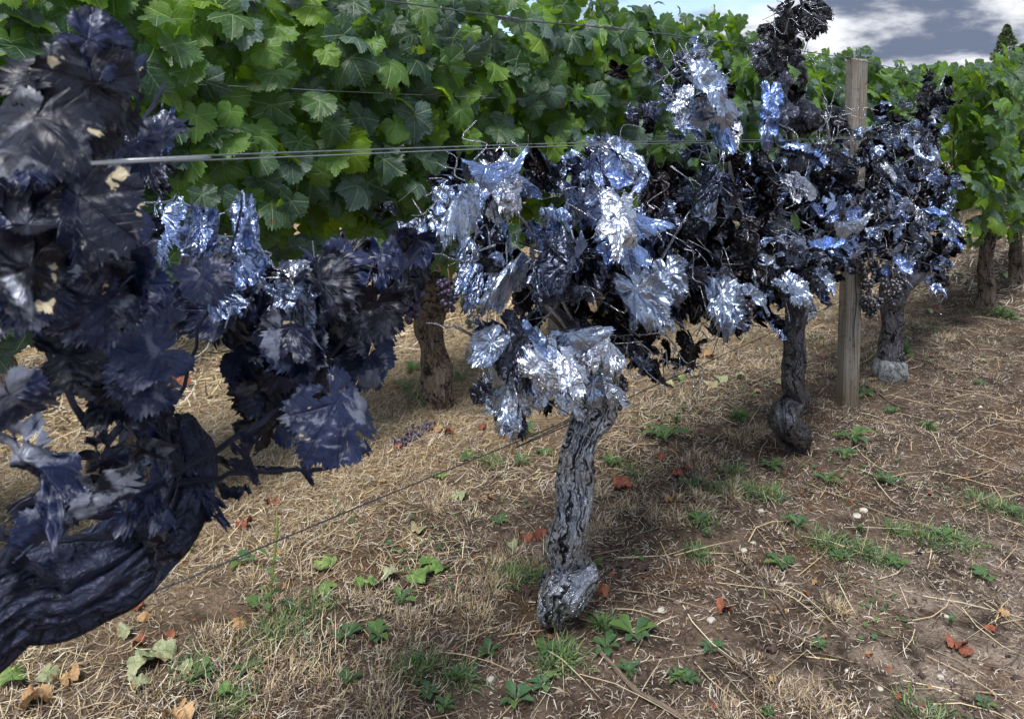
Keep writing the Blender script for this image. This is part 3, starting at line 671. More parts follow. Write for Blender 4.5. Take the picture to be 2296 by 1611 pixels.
d2_ = [(1750, 70, 45, 65), (1765, 150, 55, 70), (1815, 30, 28, 50), (1790, 230, 50, 50), (1850, 270, 65, 50), (1880, 300, 45, 45), (1690, 520, 120, 90), (1620, 600, 80, 70), (1790, 320, 60, 50), (1860, 520, 80, 80), (1570, 560, 50, 60)]
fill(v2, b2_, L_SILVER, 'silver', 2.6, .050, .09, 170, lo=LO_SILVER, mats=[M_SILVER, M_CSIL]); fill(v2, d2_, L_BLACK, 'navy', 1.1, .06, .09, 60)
fill(v2, [(1730, 250, 28, 45, -.06), (1790, 370, 20, 50, -.1), (1715, 600, 25, 15, -.1), (1580, 180, 60, 40, -.08), (1780, 690, 60, 30, -.08), (1600, 690, 40, 40, -.08), (1560, 230, 60, 40, -.08), (1620, 290, 25, 28, -.08), (1830, 530, 80, 60, -.1), (1740, 620, 60, 40, -.1)], L_SFLAT, 'open', 1.1, .05, .085, 30)
fill(v2, [(1890, 480, 60, 60, -.16), (1880, 400, 50, 50, -.16), (1920, 540, 40, 30, -.16)], L_SILVER, 'silver', 2., .05, .09, 30)
fill(v2, [(1745, 70, 48, 62, -.05), (1770, 150, 50, 60, -.05), (1815, 40, 28, 45, -.03), (1800, 0, 25, 25), (1780, 220, 50, 45, -.05)], L_BLACK, 'navy', 2.2, .06, .10, 40)
back_fill(v2, b2_, LO_SILVER, [M_SILVER, M_CSIL], 1.1, .05, .08)
tendrils(v2, [(1700, 380), (1620, 330), (1760, 560), (1500, 220), (1880, 600), (1790, 20)], Y0-.06, M_CSIL)
bunch(v2, 1668, 700, 44, 54, Y0-.10, B_SIL)
heroes(v3, [(2050, 330, .10, -.5, -.7, .4, .1, -1, .9), (2100, 340, .07, -.5, -.7, .4, .1, -1, .9), (2080, 480, .08, -.3, -.5, .9, .6, -1, .7), (2012, 590, .07, -.4, -.6, .6, .1, -1, .9), (2130, 540, .07, -.3, -.5, .8, .4, -1, .5)]) if 0 else None
put_leaf(v2, L_GREEN, at(1783, 490, Y0-.12), 'green', .045)

heroes(v2, [(1565, 170, .11, -.5, -.6, .6, .3, -1, .8), (1590, 220, .10, -.3, -.6, .8, .8, -.6, .8), (1620, 285, .075, -.6, -.6, .4, .2, -1, .8), (1728, 215, .09, -.6, -.7, .3, -.3, -1, .6), (1722, 265, .09, -.7, -.6, .3, -.3, -1, .6), (1795, 345, .11, -.3, -.5, .8, .4, -1, .5),
 (1620, 660, .11, -.4, -.6, .7, -.2, -1, .8), (1715, 590, .08, -.2, -.5, .9, .8, -.5, .7), (1890, 500, .12, -.2, -.5, .9, 1, -.4, .5), (1770, 640, .09, -.3, -.5, .8, .3, -1, .9), (1840, 560, .09, -.3, -.4, .9, .8, -.8, .6), (1600, 420, .08, -.4, -.5, .7, -.5, -1, .6), (1680, 660, .08, -.2, -.5, .8, .5, -1, .7), (1840, 620, .07, -.3, -.6, .8, .2, -1, .8)])
stalks(v2, b2_+d2_, 170, M_CSIL)
# vine 3: beyond the post
v3 = thing('grapevine', 'silver painted grapevine behind the wooden post, whitish flaking foot on its trunk', 'grapevine', gpt(1997, 840), 'painted vines along the near wire')
trunk_mesh('trunk', [(1997, 842, 60), (1997, 826, 66), (1997, 800, 52), (2000, 750, 46), (2002, 700, 48), (2003, 650, 60), (2008, 610, 50)], Y0, M_BBLK, v3, 21, 70, 14, .20, 5., 8)
trunk_mesh('trunk_foot', [(1996, 846, 64), (1996, 834, 72), (1997, 818, 66), (1998, 806, 54)], Y0-.004, M_BSTUB, v3, 22, 40, 8, .30, 2., 9)
trunk_mesh('arm', [(2008, 660, 44), (2035, 625, 48), (2065, 600, 40), (2090, 570, 20)], Y0, M_BBLK, v3, 23, 16, 6)
for c in ([(2020, 600), (2060, 420), (2080, 300), (2120, 160)], [(2000, 600), (1990, 420), (2000, 270)], [(2060, 600), (2120, 500), (2160, 440)]): cane_px(v3, c, Y0, 7, 3, M_CSIL)
b3_ = [(1980, 340, 60, 50), (2045, 320, 60, 60), (2090, 270, 40, 50), (2060, 420, 80, 60), (1990, 460, 60, 60), (2000, 530, 60, 50), (2100, 500, 60, 60), (2060, 580, 60, 40), (2125, 560, 30, 40), (2100, 410, 40, 40), (2105, 620, 25, 30), (2010, 600, 25, 20)]
d3_ = [(2105, 200, 32, 60), (2090, 250, 40, 50), (1985, 280, 35, 35), (2040, 300, 40, 30), (1990, 580, 50, 40), (2070, 520, 60, 60), (1960, 420, 30, 60)]
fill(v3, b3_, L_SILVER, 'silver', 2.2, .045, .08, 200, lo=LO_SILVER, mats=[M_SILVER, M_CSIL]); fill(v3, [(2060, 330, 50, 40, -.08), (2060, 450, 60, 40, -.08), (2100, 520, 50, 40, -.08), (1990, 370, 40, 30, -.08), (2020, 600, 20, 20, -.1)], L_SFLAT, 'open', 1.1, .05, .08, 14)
fill(v3, d3_, L_BLACK, 'silver', 1.5, .05, .08, 80)
back_fill(v3, b3_, LO_SILVER, [M_SILVER, M_CSIL], 1.3, .05, .08)
bunch(v3, 1945, 625, 46, 100, Y0-.06, B_SIL, .0095); bunch(v3, 1952, 690, 54, 46, Y0-.06, B_SIL, .0095); bunch(v3, 2002, 655, 56, 62, Y0-.10, B_SIL, .0095)

heroes(v3, [(2050, 330, .10, -.5, -.7, .4, .1, -1, .9), (2100, 340, .07, -.5, -.7, .4, .1, -1, .9), (2080, 480, .08, -.3, -.5, .9, .6, -1, .7), (2012, 590, .07, -.4, -.6, .6, .1, -1, .9), (2130, 540, .07, -.3, -.5, .8, .4, -1, .5)])
stalks(v3, b3_, 120, M_CSIL)
# vine 0: dark navy vine, nearest, at the left
v0 = thing('grapevine', 'nearest grapevine with large dusty navy painted leaves and a thick bent trunk', 'grapevine', (-.12, 1.12, gh(-.12, 1.12)), 'painted vines along the near wire')
YN = 1.08
P = [Vector((-.12, 1.12, gh(-.12, 1.12)-.03)), Vector((-.10, 1.12, .25)), Vector((-.02, 1.10, .5)), at(0, 1362, YN), at(150, 1315, YN-.02), at(270, 1265, YN-.03), at(352, 1205, YN-.03), at(398, 1120, YN-.02), at(405, 1030, YN), at(380, 950, YN)]
trunk3d('trunk', P, [.06, .05, .048, .044, .050, .054, .048, .038, .034, .022], M_BNAV, v0, 31, 90, 22, .42, 7., 6)
for c, a, b in (([(0, 1290), (40, 1200), (110, 1120), (170, 1060)], 34, 20), ([(150, 1320), (60, 1260), (0, 1180)], 26, 16), ([(398, 1050), (330, 850), (260, 600), (300, 330), (370, 190)], 20, 8), ([(390, 1060), (560, 960), (700, 840), (940, 560)], 16, 6), ([(400, 1080), (520, 1062), (660, 1052), (760, 1050)], 14, 6), ([(300, 900), (200, 620), (160, 300), (200, 120)], 16, 6), ([(200, 950), (60, 700), (30, 400), (60, 180)], 16, 6), ([(400, 900), (460, 700), (520, 560), (545, 450)], 9, 4), ([(120, 1210), (280, 1200), (420, 1130)], 16, 9)):
    cane_px(v0, c, YN-.05, a, b, M_BNAV)
n0 = [(70, 180, 90, 70, -.38), (60, 290, 100, 80, -.36), (190, 330, 110, 90, -.3), (240, 200, 90, 80, -.32), (200, 110, 60, 50, -.3), (315, 290, 55, 60, -.28), (70, 440, 110, 70, -.34), (180, 460, 110, 80, -.3), (60, 560, 90, 90, -.3), (180, 600, 110, 100, -.25), (310, 540, 90, 60, -.2),
      (60, 680, 100, 80, -.3), (300, 660, 120, 70, -.2), (430, 610, 60, 40, -.18), (180, 760, 110, 60, -.25), (330, 770, 90, 50, -.18), (250, 840, 90, 60, -.22), (70, 890, 60, 60, -.3)]
n1_ = [(620, 750, 110, 80, -.1), (720, 660, 80, 70, -.1), (800, 600, 60, 50, -.08), (870, 560, 70, 40, -.06), (850, 680, 50, 50, -.06), (590, 850, 70, 45, -.12), (680, 850, 80, 45, -.1), (780, 820, 50, 60, -.1), (790, 905, 70, 18, -.1), (600, 915, 70, 25, -.1), (690, 900, 60, 30, -.1)]
n2_ = [(200, 940, 100, 60, -.22), (110, 1040, 90, 80, -.22), (260, 1060, 100, 70, -.2), (130, 1150, 70, 50, -.2), (290, 1150, 70, 30, -.16), (30, 1020, 30, 60, -.25), (370, 980, 50, 50, -.15), (470, 1060, 50, 50, -.12), (480, 1110, 50, 20, -.1)]
n3_ = [(560, 1020, 60, 18, -.1), (600, 1060, 70, 14, -.09), (660, 1056, 40, 12, -.09), (540, 1080, 60, 18, -.09), (430, 920, 60, 18, -.14)]
fill(v0, n0, L_NAVY, 'navy', 2.5, .046, .072, 195); fill(v0, n1_+[(930, 560, 40, 30, -.05), (880, 620, 50, 40, -.06), (560, 690, 80, 60, -.08), (480, 640, 60, 60, -.08), (640, 630, 60, 40, -.06), (700, 620, 60, 40, -.06)], L_NAVY+L_NAVY+L_TORN, 'navy', 3.3, .055, .096, 165); fill(v0, n2_, L_TORN, 'torn', 1.7, .05, .085, 75); fill(v0, n3_, L_TORN, 'torn', 2.2, .03, .055, 34); fill(v0, [(330, 1240, 50, 40, -.12), (60, 1300, 60, 40, -.16), (385, 1130, 40, 60, -.1), (220, 1300, 70, 35, -.16)], L_TORN+L_NAVY, 'torn', 1.8, .045, .08, 40)
fill(v0, [(310, 380, 80, 20, .04), (380, 290, 30, 30, .04), (290, 470, 50, 30, .04), (460, 530, 30, 50, .02), (545, 520, 25, 60, .02), (560, 600, 70, 40, .02), (630, 660, 50, 50, .02), (500, 640, 60, 40, 0), (330, 480, 50, 30, .03), (230, 500, 50, 40, .02), (330, 640, 60, 50, 0), (440, 660, 50, 30, -.14), (620, 620, 55, 35, -.15), (560, 570, 40, 45, -.13), (530, 640, 50, 35, -.15), (640, 670, 35, 25, -.15), (470, 530, 28, 40, -.12), (545, 500, 20, 45, -.12), (330, 300, 50, 25, -.1), (320, 380, 50, 20, -.1)], L_SFLAT+L_SILVER, 'open', 1.7, .045, .08, 95)
bunch(v0, 920, 680, 60, 84, Y0+.02, B_RIPE)

stalks(v0, [(600, 600, 100, 60), (520, 560, 80, 60), (640, 660, 60, 40), (340, 480, 60, 60), (560, 680, 70, 30)], 14, M_CSIL)
# ---------------------------------------------------------------- green vines
def tops(x, tab):
    for (x0, z0), (x1, z1) in zip(tab, tab[1:]):
        if x0 <= x <= x1: return z0+(z1-z0)*(x-x0)/(x1-x0)
    return tab[0][1] if x < tab[0][0] else tab[-1][1]
ORD = 'first second third fourth fifth sixth seventh eighth ninth tenth eleventh twelfth thirteenth fourteenth'.split()
T1 = [(at(a, b, 2.55).x, at(a, b, 2.55).z) for a, b in ((-60, -90), (600, -70), (860, -30), (900, -5), (960, -40), (1200, -40), (1300, -15), (1345, 30), (1385, 45), (1425, 5), (1470, 45), (1530, 75), (1600, 55), (1650, 80), (1700, 100), (1800, 150), (1850, 150), (1900, 118), (1950, 140), (1985, 160))]
def green_vine(x, Y, span, zt, zb, label, group, nleaf, nback, px=None, thick=.24, far=False, s=(.068, .105), metas=None, cat='grapevine', x0=None, tlean=0.):
    t_ = thing('grapevine', label, cat, (x, Y, gh(x, Y)), group); x0 = x if x0 is None else x0
    sd_ = int(x*37+Y*11) % 97
    P = [Vector((x, Y, gh(x, Y)-.03)), Vector((x+.02, Y, .14)), Vector((x-.03+tlean, Y+.01, .34)), Vector((x-.02+tlean, Y, .54)), Vector((x+.03+tlean, Y, .72)), Vector((x, Y, .84))]
    k = 16 if far else 36
    trunk3d('trunk', P, [.066, .056, .044, .042, .060, .03], M_BARK, t_, sd_, k if far else 60, 4 if far else 14, .30, 4., 8)
    if not far:
        trunk3d('arm', [P[4], P[4]+Vector((.2, 0, .07)), P[4]+Vector((.45, 0, .06))], [.035, .022, .012], M_BARK, t_, sd_+1, 12, 5)
        trunk3d('arm', [P[4], P[4]+Vector((-.2, 0, .07)), P[4]+Vector((-.45, 0, .06))], [.035, .022, .012], M_BARK, t_, sd_+2, 12, 5)
        for q in range(8):
            cx_ = x0+random.uniform(-span, span)*.95; h_ = zt(cx_)-.08; yy = Y+random.uniform(-.1, .1)
            PP = catmull([Vector((cx_*.7+x0*.3, Y, .78)), Vector((cx_, yy, 1.1)), Vector((cx_+random.uniform(-.06, .06), yy, 1.5)), Vector((cx_+random.uniform(-.1, .1), yy-.05, h_))], 5)
            V, T, U = tube(PP, [.0055-.003*i/len(PP) for i in range(len(PP))], 6)
            link('cane', mesh('cane', [tuple(v-Vector(t_.location)) for v in V], T, M_CANE, U), t_)
    metas = metas or L_GREEN
    for q in range(nleaf):
        xx = x0+random.uniform(-span, span); top = zt(xx); f = random.random(); zz = zb+(top+.07*(random.random()-.3)-zb)*f
        if f < .16: zz -= random.uniform(0, .16)
        if f > .95: zz += random.uniform(0, .09)
        yy = Y-thick*random.uniform(.55, 1.25)*(1-.35*max(0, f-.8)*5)*(.75 if f < .1 else 1)
        p_ = Vector((xx, yy, zz)); u_ = random.random(); lm = .34 if (xx < 1.5 and zz > 1.55) else .08  # more lime leaves at the upper left, backlight painted into their colour
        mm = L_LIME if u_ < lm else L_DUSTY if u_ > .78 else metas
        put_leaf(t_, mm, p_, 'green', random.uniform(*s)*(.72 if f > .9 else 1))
    items = []
    for q in range(nback):
        xx = x0+random.uniform(-span, span)*1.05; top = zt(xx); zz = zb+.03+(top-zb-.02)*random.random()
        yy = Y+random.uniform(-thick*.7, thick); n, tp = orient(random.choice(('back', 'green')))
        items.append(Matrix.Translation(Vector((xx, yy, zz))) @ frame(n, tp, random.uniform(*s)))
    joined('inner_foliage', t_, LO_MINI if far == 2 else LO_GREEN, [M_GFAR if far else M_GREEN, M_PET], items)
    return t_
z1 = lambda x: tops(x, T1)+.07*noise.noise(Vector((x*5, 0, 0)))
lab1 = ['green grapevine of the second row at the far left, behind the dusty navy vine', 'green grapevine of the second row with yellow green leaves, left of the sky gaps',
        'green grapevine of the second row on the cracked brown trunk with purple grapes', 'green grapevine of the second row behind the silver trunk and the thin grey post',
        'green grapevine of the second row behind the cluster of silver leaves under the sky', 'green grapevine of the second row behind the tall black shoot',
        'green grapevine of the second row just left of the weathered post', 'green grapevine of the second row just right of the weathered post']
G1 = 'green vines of the second row'
R1Y = 2.6
xs1 = [-.45, .87, 2.19, 3.5, 4.8, 6.1, 7.4, 8.7]
for i, x in enumerate(xs1):
    near = x < 5.5
    v = green_vine(x, R1Y, .66, z1, .80, lab1[i], G1, 285 if near else 240, 420, s=(.058, .122) if near else (.07, .105))
    if i == 2:
        # replace its trunk by the cracked, leaning one of the photo
        for ch in list(v.children):
            if ch.name.split('.')[0] == 'trunk': bpy.data.objects.remove(ch)
        trunk_mesh('trunk', [(988, 912, 56), (986, 880, 74), (984, 845, 70), (970, 790, 58), (964, 740, 62), (966, 690, 72), (978, 645, 92), (985, 610, 60)], R1Y, M_BARK, v, 41, 90, 16, .24, 4., 9)
        bunch(v, 1060, 690, 70, 92, R1Y-.3, B_GRN, .0105); bunch(v, 1008, 662, 62, 70, R1Y-.3, B_RIPE, .0105); bunch(v, 1100, 668, 46, 50, R1Y-.28, B_RIPE, .0105)
        put_leaf(v, L_GREEN, at(965, 560, R1Y-.3), 'green', .1)
for i in range(7):
    x = 10.1+i*1.35
    green_vine(x, R1Y, .68, lambda q: 2.0+.07*noise.noise(Vector((q*2, 5, 0))), .8, f'far green grapevine of the second row, {ORD[i]} beyond the weathered post', 'distant green vines of the second row', 0, 420, far=True)
for r_, (yy, nm) in enumerate(((4.05, 'third'), (5.5, 'fourth'))):
    for i in range(14 if r_ == 0 else 10):
        x = -.6+i*1.35+r_*3.5
        green_vine(x, yy, .68, lambda q: 1.95+.1*noise.noise(Vector((q*1.7, yy, 0))), .8, f'green grapevine of the {nm} row, {ORD[i]} counted from the left', f'green vines of the {nm} row', 0, 330, far=True, s=(.08, .12))
# green end of the near row at the right
T0 = [(4.3, 1.44), (4.75, 1.55), (5.1, 1.66), (5.6, 1.70), (6.2, 1.68), (6.9, 1.64), (9, 1.66)]
z0f = lambda x: tops(x, T0)+.05*noise.noise(Vector((x*6, 9, 0)))
green_vine(6.09, Y0, .62, z0f, .72, 'unpainted green grapevine at the right, next after the last silver vine', 'green vines at the end of the near row', 290, 330, x0=5.55, thick=.20, s=(.062, .09))
green_vine(7.14, Y0, .55, z0f, .72, 'unpainted green grapevine at the right margin with slender curved trunk', 'green vines at the end of the near row', 250, 260, x0=6.7, thick=.20, s=(.062, .09), tlean=-.03)
green_vine(8.2, Y0, .55, z0f, .72, 'unpainted green grapevine behind the two bare brown trunks at the right', 'green vines at the end of the near row', 0, 260, x0=7.8, thick=.2, s=(.06, .09), far=True)

# ---------------------------------------------------------------- posts and wires
def post(base, top, wpx, Y, label, name='wooden_post', staple=True, crack=True):
    B = at(*base, Y); Tt = at(*top, Y); B.z = gh(B.x, B.y)-.05; t_ = thing(name, label, 'post', (B.x, B.y, gh(B.x, B.y)), None)
    w_ = wpx*.5*depth(B)/FPX; n = 40; V = []; U = []; T = []
    prof = [(-1, -.62), (-.82, -.86), (.72, -.98), (.98, -.72), (1, .6), (.8, .9), (-.7, .95), (-1, .7)]
    prof2 = []
    for i, p in enumerate(prof):
        q = prof[(i+1) % 8]
        for k in range(4): prof2.append((p[0]+(q[0]-p[0])*k/4, p[1]+(q[1]-p[1])*k/4))
    m_ = len(prof2); ca, sa = math.cos(R(-38)), math.sin(R(-38)); s = 0
    for i in range(n):
        f = i/(n-1); c = B+(Tt-B)*f; tp = 1-.10*f
        for k in range(m_+1):
            a, b = prof2[k % m_]; x_ = a*ca-b*sa; y_ = a*sa+b*ca; e = w_*.86*tp*(1+.05*noise.noise(Vector((k*.7, f*4, base[0]))))
            zt = c.z+(.012*noise.noise(Vector((a*3, b*3, 1)))-.010*abs(b) if i == n-1 else 0)
            V.append((c.x+x_*e-t_.location.x, c.y+y_*e-t_.location.y, zt-t_.location.z)); U.append((k/m_*4*w_*1.7/.12, f*(Tt-B).length))
    for i in range(n-1):
        for k in range(m_): a = i*(m_+1)+k; b = a+m_+1; T += [(a, a+1, b+1), (a, b+1, b)]
    c = len(V); V.append((Tt.x-t_.location.x, Tt.y-t_.location.y, Tt.z-t_.location.z+.004)); U.append((.5, 1))
    for k in range(m_): T.append((c, (n-1)*(m_+1)+k, (n-1)*(m_+1)+k+1))
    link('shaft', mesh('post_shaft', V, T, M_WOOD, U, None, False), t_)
    o = Vector(t_.location)
    if staple:
        P = [Tt+Vector((-.012, -.01, -.01)), Tt+Vector((-.012, -.01, .018)), Tt+Vector((-.004, -.01, .028)), Tt+Vector((.008, -.01, .026)), Tt+Vector((.012, -.01, -.01))]
        V, T, U = tube(catmull(P, 4), [.0022]*17, 6); link('staple', mesh('staple', [tuple(v-o) for v in V], T, M_WIRED, U), t_)
    if crack:
        V = []; T = []; nrm = Vector((-.62, -.79, 0)); sd2 = Vector((.79, -.62, 0)); m2 = 14
        for i in range(m2):
            f = .14+.36*i/(m2-1); c = B+(Tt-B)*f+nrm*(w_*.885)+sd2*(.004*math.sin(i*1.1)); hw = .0022*math.sin(math.pi*(i+.3)/m2)
            V += [tuple(c-sd2*hw-o), tuple(c+sd2*hw-o)]
        for i in range(m2-1): a = 2*i; T += [(a, a+1, a+3), (a, a+3, a+2)]
        link('crack', mesh('crack', V, T, M_CRACK), t_)
    return t_
post((1900, 912), (1922, 132), 44, Y0+.02, 'weathered square wooden post with a long crack, between the second and third painted vines')
post((1246, 812), (1240, 200), 36, R1Y+.03, 'thin grey wooden post in the second row behind the silver vine', crack=False)
post((2030, 560), (2036, 226), 22, R1Y-.02, 'far grey wooden post topped by a wire above the silver leaves', crack=False)
def wire(pts, r, label, mat, ties=(), grp=None):
    P = catmull([Vector(p) for p in pts], 12); t_ = thing('trellis_wire', label, 'wire', (pts[0][0], pts[0][1], 0), grp); o = Vector(t_.location)
    V, T, U = tube(P, [r]*len(P), 6); link('strand', mesh('wire_strand', [tuple(v-o) for v in V], T, mat, U), t_)
    for (px, py, Y) in ties:
        c = at(px, py, Y); Q = []
        for i in range(60):
            a = i*.9; Q.append(c+Vector((-.03+i*.001, math.cos(a)*.0045, math.sin(a)*.0045+.0)))
        Q += [c+Vector((.035, 0, -.012)), c+Vector((.045, 0, -.03))]
        V, T, U = tube(Q, [.0013]*len(Q), 4); link('wire_tie', mesh('wire_tie', [tuple(v-o) for v in V], T, M_WIRED, U), t_)
    return t_
def W2(pl, Y): return [at(a, b, Y) for a, b in pl]
e = at(0, 375, Y0); far_ = Vector((14, Y0, 1.25))
wire([Vector((-2, .55, 1.235)), at(0, 374, .70), at(260, 359, .80), at(630, 342, Y0-.06)]+W2([(1300, 320), (1750, 312)], Y0)+[Vector((3.45, Y0, 1.25)), far_], .0012, 'galvanised middle wire, the upper strand of the doubled pair', M_WIRE)
wire([Vector((-2, .53, 1.228)), at(0, 379, .69), at(260, 366, .79), at(630, 352, Y0-.08)]+W2([(1300, 326), (1750, 316)], Y0-.03)+[Vector((3.45, Y0-.02, 1.245)), far_+Vector((0, -.02, -.02))], .0012, 'galvanised middle wire, the lower strand of the doubled pair', M_WIRE)
wire([Vector((-2, Y0, 1.50))]+W2([(870, 2), (1140, 42), (1400, 66), (1690, 101), (1885, 128), (2100, 172), (2180, 186)], Y0-.03)+[Vector((14, Y0, 1.57))], .0016, 'dark top wire running up to the head of the weathered post', M_WIRED, [(1140, 42, Y0-.03), (1370, 63, Y0-.03), (1900, 129, Y0-.03)])
wire([Vector((-2, Y0+.06, .56))]+W2([(0, 1470), (420, 1296), (860, 1112), (1290, 935), (1650, 782)], Y0+.06)+[Vector((14, Y0, .55))], .0015, 'low dark wire stretched over the ground past the silver trunk', M_WIRED)
wire([Vector((-2, R1Y, 1.42)), Vector((1, R1Y-.2, 1.43)), Vector((3, R1Y-.24, 1.42)), Vector((16, R1Y, 1.42))], .0016, 'thin wire threading the second row at mid height', M_WIRE)
wire([Vector((-2, R1Y-.05, 1.72)), Vector((1, R1Y-.2, 1.73)), Vector((3, R1Y-.2, 1.72)), Vector((16, R1Y, 1.74))], .0016, 'thin wire threading the upper leaves of the second row', M_WIRED)

# ---------------------------------------------------------------- distant trees
def far_tree(px, ytop, ybase, wpx, dist, label, pointed):
    p = ground(px, 300); r = ray(px, 280); r = Vector((r.x, r.y, 0)).normalized(); B = r*dist; d = B.x*FW.x+B.y*FW.y
    k = d/FPX; h = CAMH+(281-ytop)*k; t_ = thing('tree', label, 'tree', (B.x, B.y, 0)); w_ = wpx*.5*k
    trunk3d('trunk', [B+Vector((0, 0, -.2)), B+Vector((.1, 0, h*.4)), B+Vector((0, 0, h*.93))], [h*.03, h*.02, h*.004], M_ITRUNK, t_, 5, 8, 4)
    it = []
    for q in range(1100 if pointed else 2600):
        f = random.random()**.8; rr = w_*(1-f)**(.75 if pointed else .35)*(.5+.5*math.sqrt(random.random()))*(1+.45*noise.noise(Vector((f*9, q % 7, 0))))
        a = random.uniform(0, 6.283); p_ = B+Vector((math.cos(a)*rr, math.sin(a)*rr, h*(.12+.88*f)+rr*.25))
        it.append(Matrix.Translation(p_) @ frame(rv(), Vector((math.cos(a), math.sin(a), 1.)), h*random.uniform(.012, .026)*(1. if pointed else 1.2)))
    joined('crown', t_, LO_MINI, [M_TREE], it)
far_tree(2243, 62, 300, 125, 55, 'slender pointed tree rising beyond the green vines at the right', True)
far_tree(2305, 100, 300, 130, 48, 'rounded dark tree beyond the vines, beside the pointed tree', False)
far_tree(2120, 205, 300, 160, 90, 'low bushy tree far off behind the vine rows', False)

# ---------------------------------------------------------------- things on the ground
LAND = {'the silver trunk': (1270, 1340), 'the corkscrew trunk': (1775, 1010), 'the weathered post': (1900, 910), 'the cracked brown trunk': (985, 900), 'the fallen stick': (1430, 1540),
        'the navy vine': (330, 1300), 'the tall weed stem': (605, 1370), 'the twin white stones': (1930, 1140), 'the far right trunks': (2230, 690), 'the flaking trunk foot': (1997, 835)}
PENDING = []
def label_later(o, adj, kind, px, py):
    L, (lx, ly) = min(LAND.items(), key=lambda q: math.hypot(q[1][0]-px, (q[1][1]-py)*1.4))
    dx, dy = px-lx, (py-ly)*1.4
    rel = ('right of' if dx > 0 else 'left of') if abs(dx) > abs(dy) else ('in front of' if dy > 0 else 'behind')
    PENDING.append((o, adj, kind, L, rel, math.hypot(dx, dy)))
def finish_labels():
    from collections import defaultdict
    g = defaultdict(list)
    for q in PENDING: g[q[1:5]].append(q)
    ords = ['nearest to it', 'second nearest', 'third nearest', 'fourth nearest', 'fifth nearest', 'sixth nearest', 'seventh nearest', 'eighth nearest', 'ninth nearest', 'tenth nearest']
    for k, l in g.items():
        l.sort(key=lambda q: q[5])
        for i, q in enumerate(l):
            q[0]['label'] = f'{k[0]} {k[1]} {k[3]} {k[2]}' + (f', {ords[min(i, 9)]}' if len(l) > 1 else '')
# small leaf shapes for weeds
def small_leaf(L, W_, lobes, seed, arch=.5):
    rg = random.Random(seed); n = 9 if lobes else 7; V = []; T = []; U = []
    for i in range(n+1):
        t = i/n; w_ = W_*math.sin(math.pi*min(1, t*.93+.04))**.8*(.35+.65*t if lobes else (.25+.9*t if t < .5 else 1))*(1.25 if t < .9 else .8)
        if lobes: w_ *= (1.25 if i % 2 else .55)
        if i == n: w_ = 0.001
        y = L*t; z = arch*L*(t-.0)*(1-t)*1.6+L*.12*t*(1-arch)
        V += [(-w_, y-(L*.05 if lobes and i % 2 else 0), z+w_*.35+rg.uniform(-.03, .03)*L), (0, y, z-.0), (w_, y-(L*.05 if lobes and i % 2 else 0), z+w_*.35+rg.uniform(-.03, .03)*L)]; U += [(t, w_*6), (t, 0), (t, w_*6)]
    for i in range(n):
        a = 3*i; T += [(a, a+3, a+4), (a, a+4, a+1), (a+1, a+4, a+5), (a+1, a+5, a+2)]
    return mesh('weed_leaf', V, [(a, c, b) for a, b, c in T], M_WEED, U)
WL_LOBE = [small_leaf(1, .17, True, i, .5) for i in range(4)]; WL_OVAL = [small_leaf(1, .19, False, 10+i, .35) for i in range(4)]; WL_NARROW = [small_leaf(1, .085, False, 20+i, .6) for i in range(4)]
def weed(px, py, size, kind, adj=''):
    p = gpt(px, py); nm = {'lobe': 'dandelion_weed', 'oval': 'rosette_weed', 'narrow': 'grassy_weed', 'tall': 'tall_weed'}[kind]
    kk = {'lobe': 'jagged leaved weed', 'oval': 'round leaved weed', 'narrow': 'spiky green weed', 'tall': 'tall stemmed weed'}[kind]
    o = thing(nm, '', 'weed', p, 'weeds growing in the dry soil'); k = depth(p)/FPX; L = size*k
    ms = {'lobe': WL_LOBE, 'oval': WL_OVAL, 'narrow': WL_NARROW, 'tall': WL_OVAL}[kind]; n = {'lobe': 9, 'oval': 8, 'narrow': 13, 'tall': 9}[kind]
    for i in range(n):
        a = i*2.4+random.uniform(-.3, .3); el = random.uniform(.05, .5) if kind != 'narrow' else random.uniform(.3, 1.1); sc = L*random.uniform(.6, 1.1)
        st = 0 if kind == 'tall' else L*.05
        m_ = Matrix.Rotation(a, 4, 'Z') @ Matrix.Translation((0, st, .004)) @ Matrix.Rotation(el, 4, 'X') @ Matrix.Diagonal((sc*random.uniform(.8, 1.2), sc, sc, 1))
        if kind == 'tall': m_ = Matrix.Translation((0, 0, .02+i*.020)) @ m_ @ Matrix.Scale(.7, 4)
        link('leaf', random.choice(ms), o, mat=m_)
    if kind == 'tall':
        V, T, U = tube([Vector((0, 0, 0)), Vector((.01, 0, .12)), Vector((.03, 0, .24)), Vector((.03, 0, .30))], [.003, .0025, .004, .001], 5); link('stem', mesh('stem', V, T, M_PET, U), o)
    label_later(o, adj or ('small' if size < 26 else 'spreading' if size > 42 else 'medium'), kk, px, py)
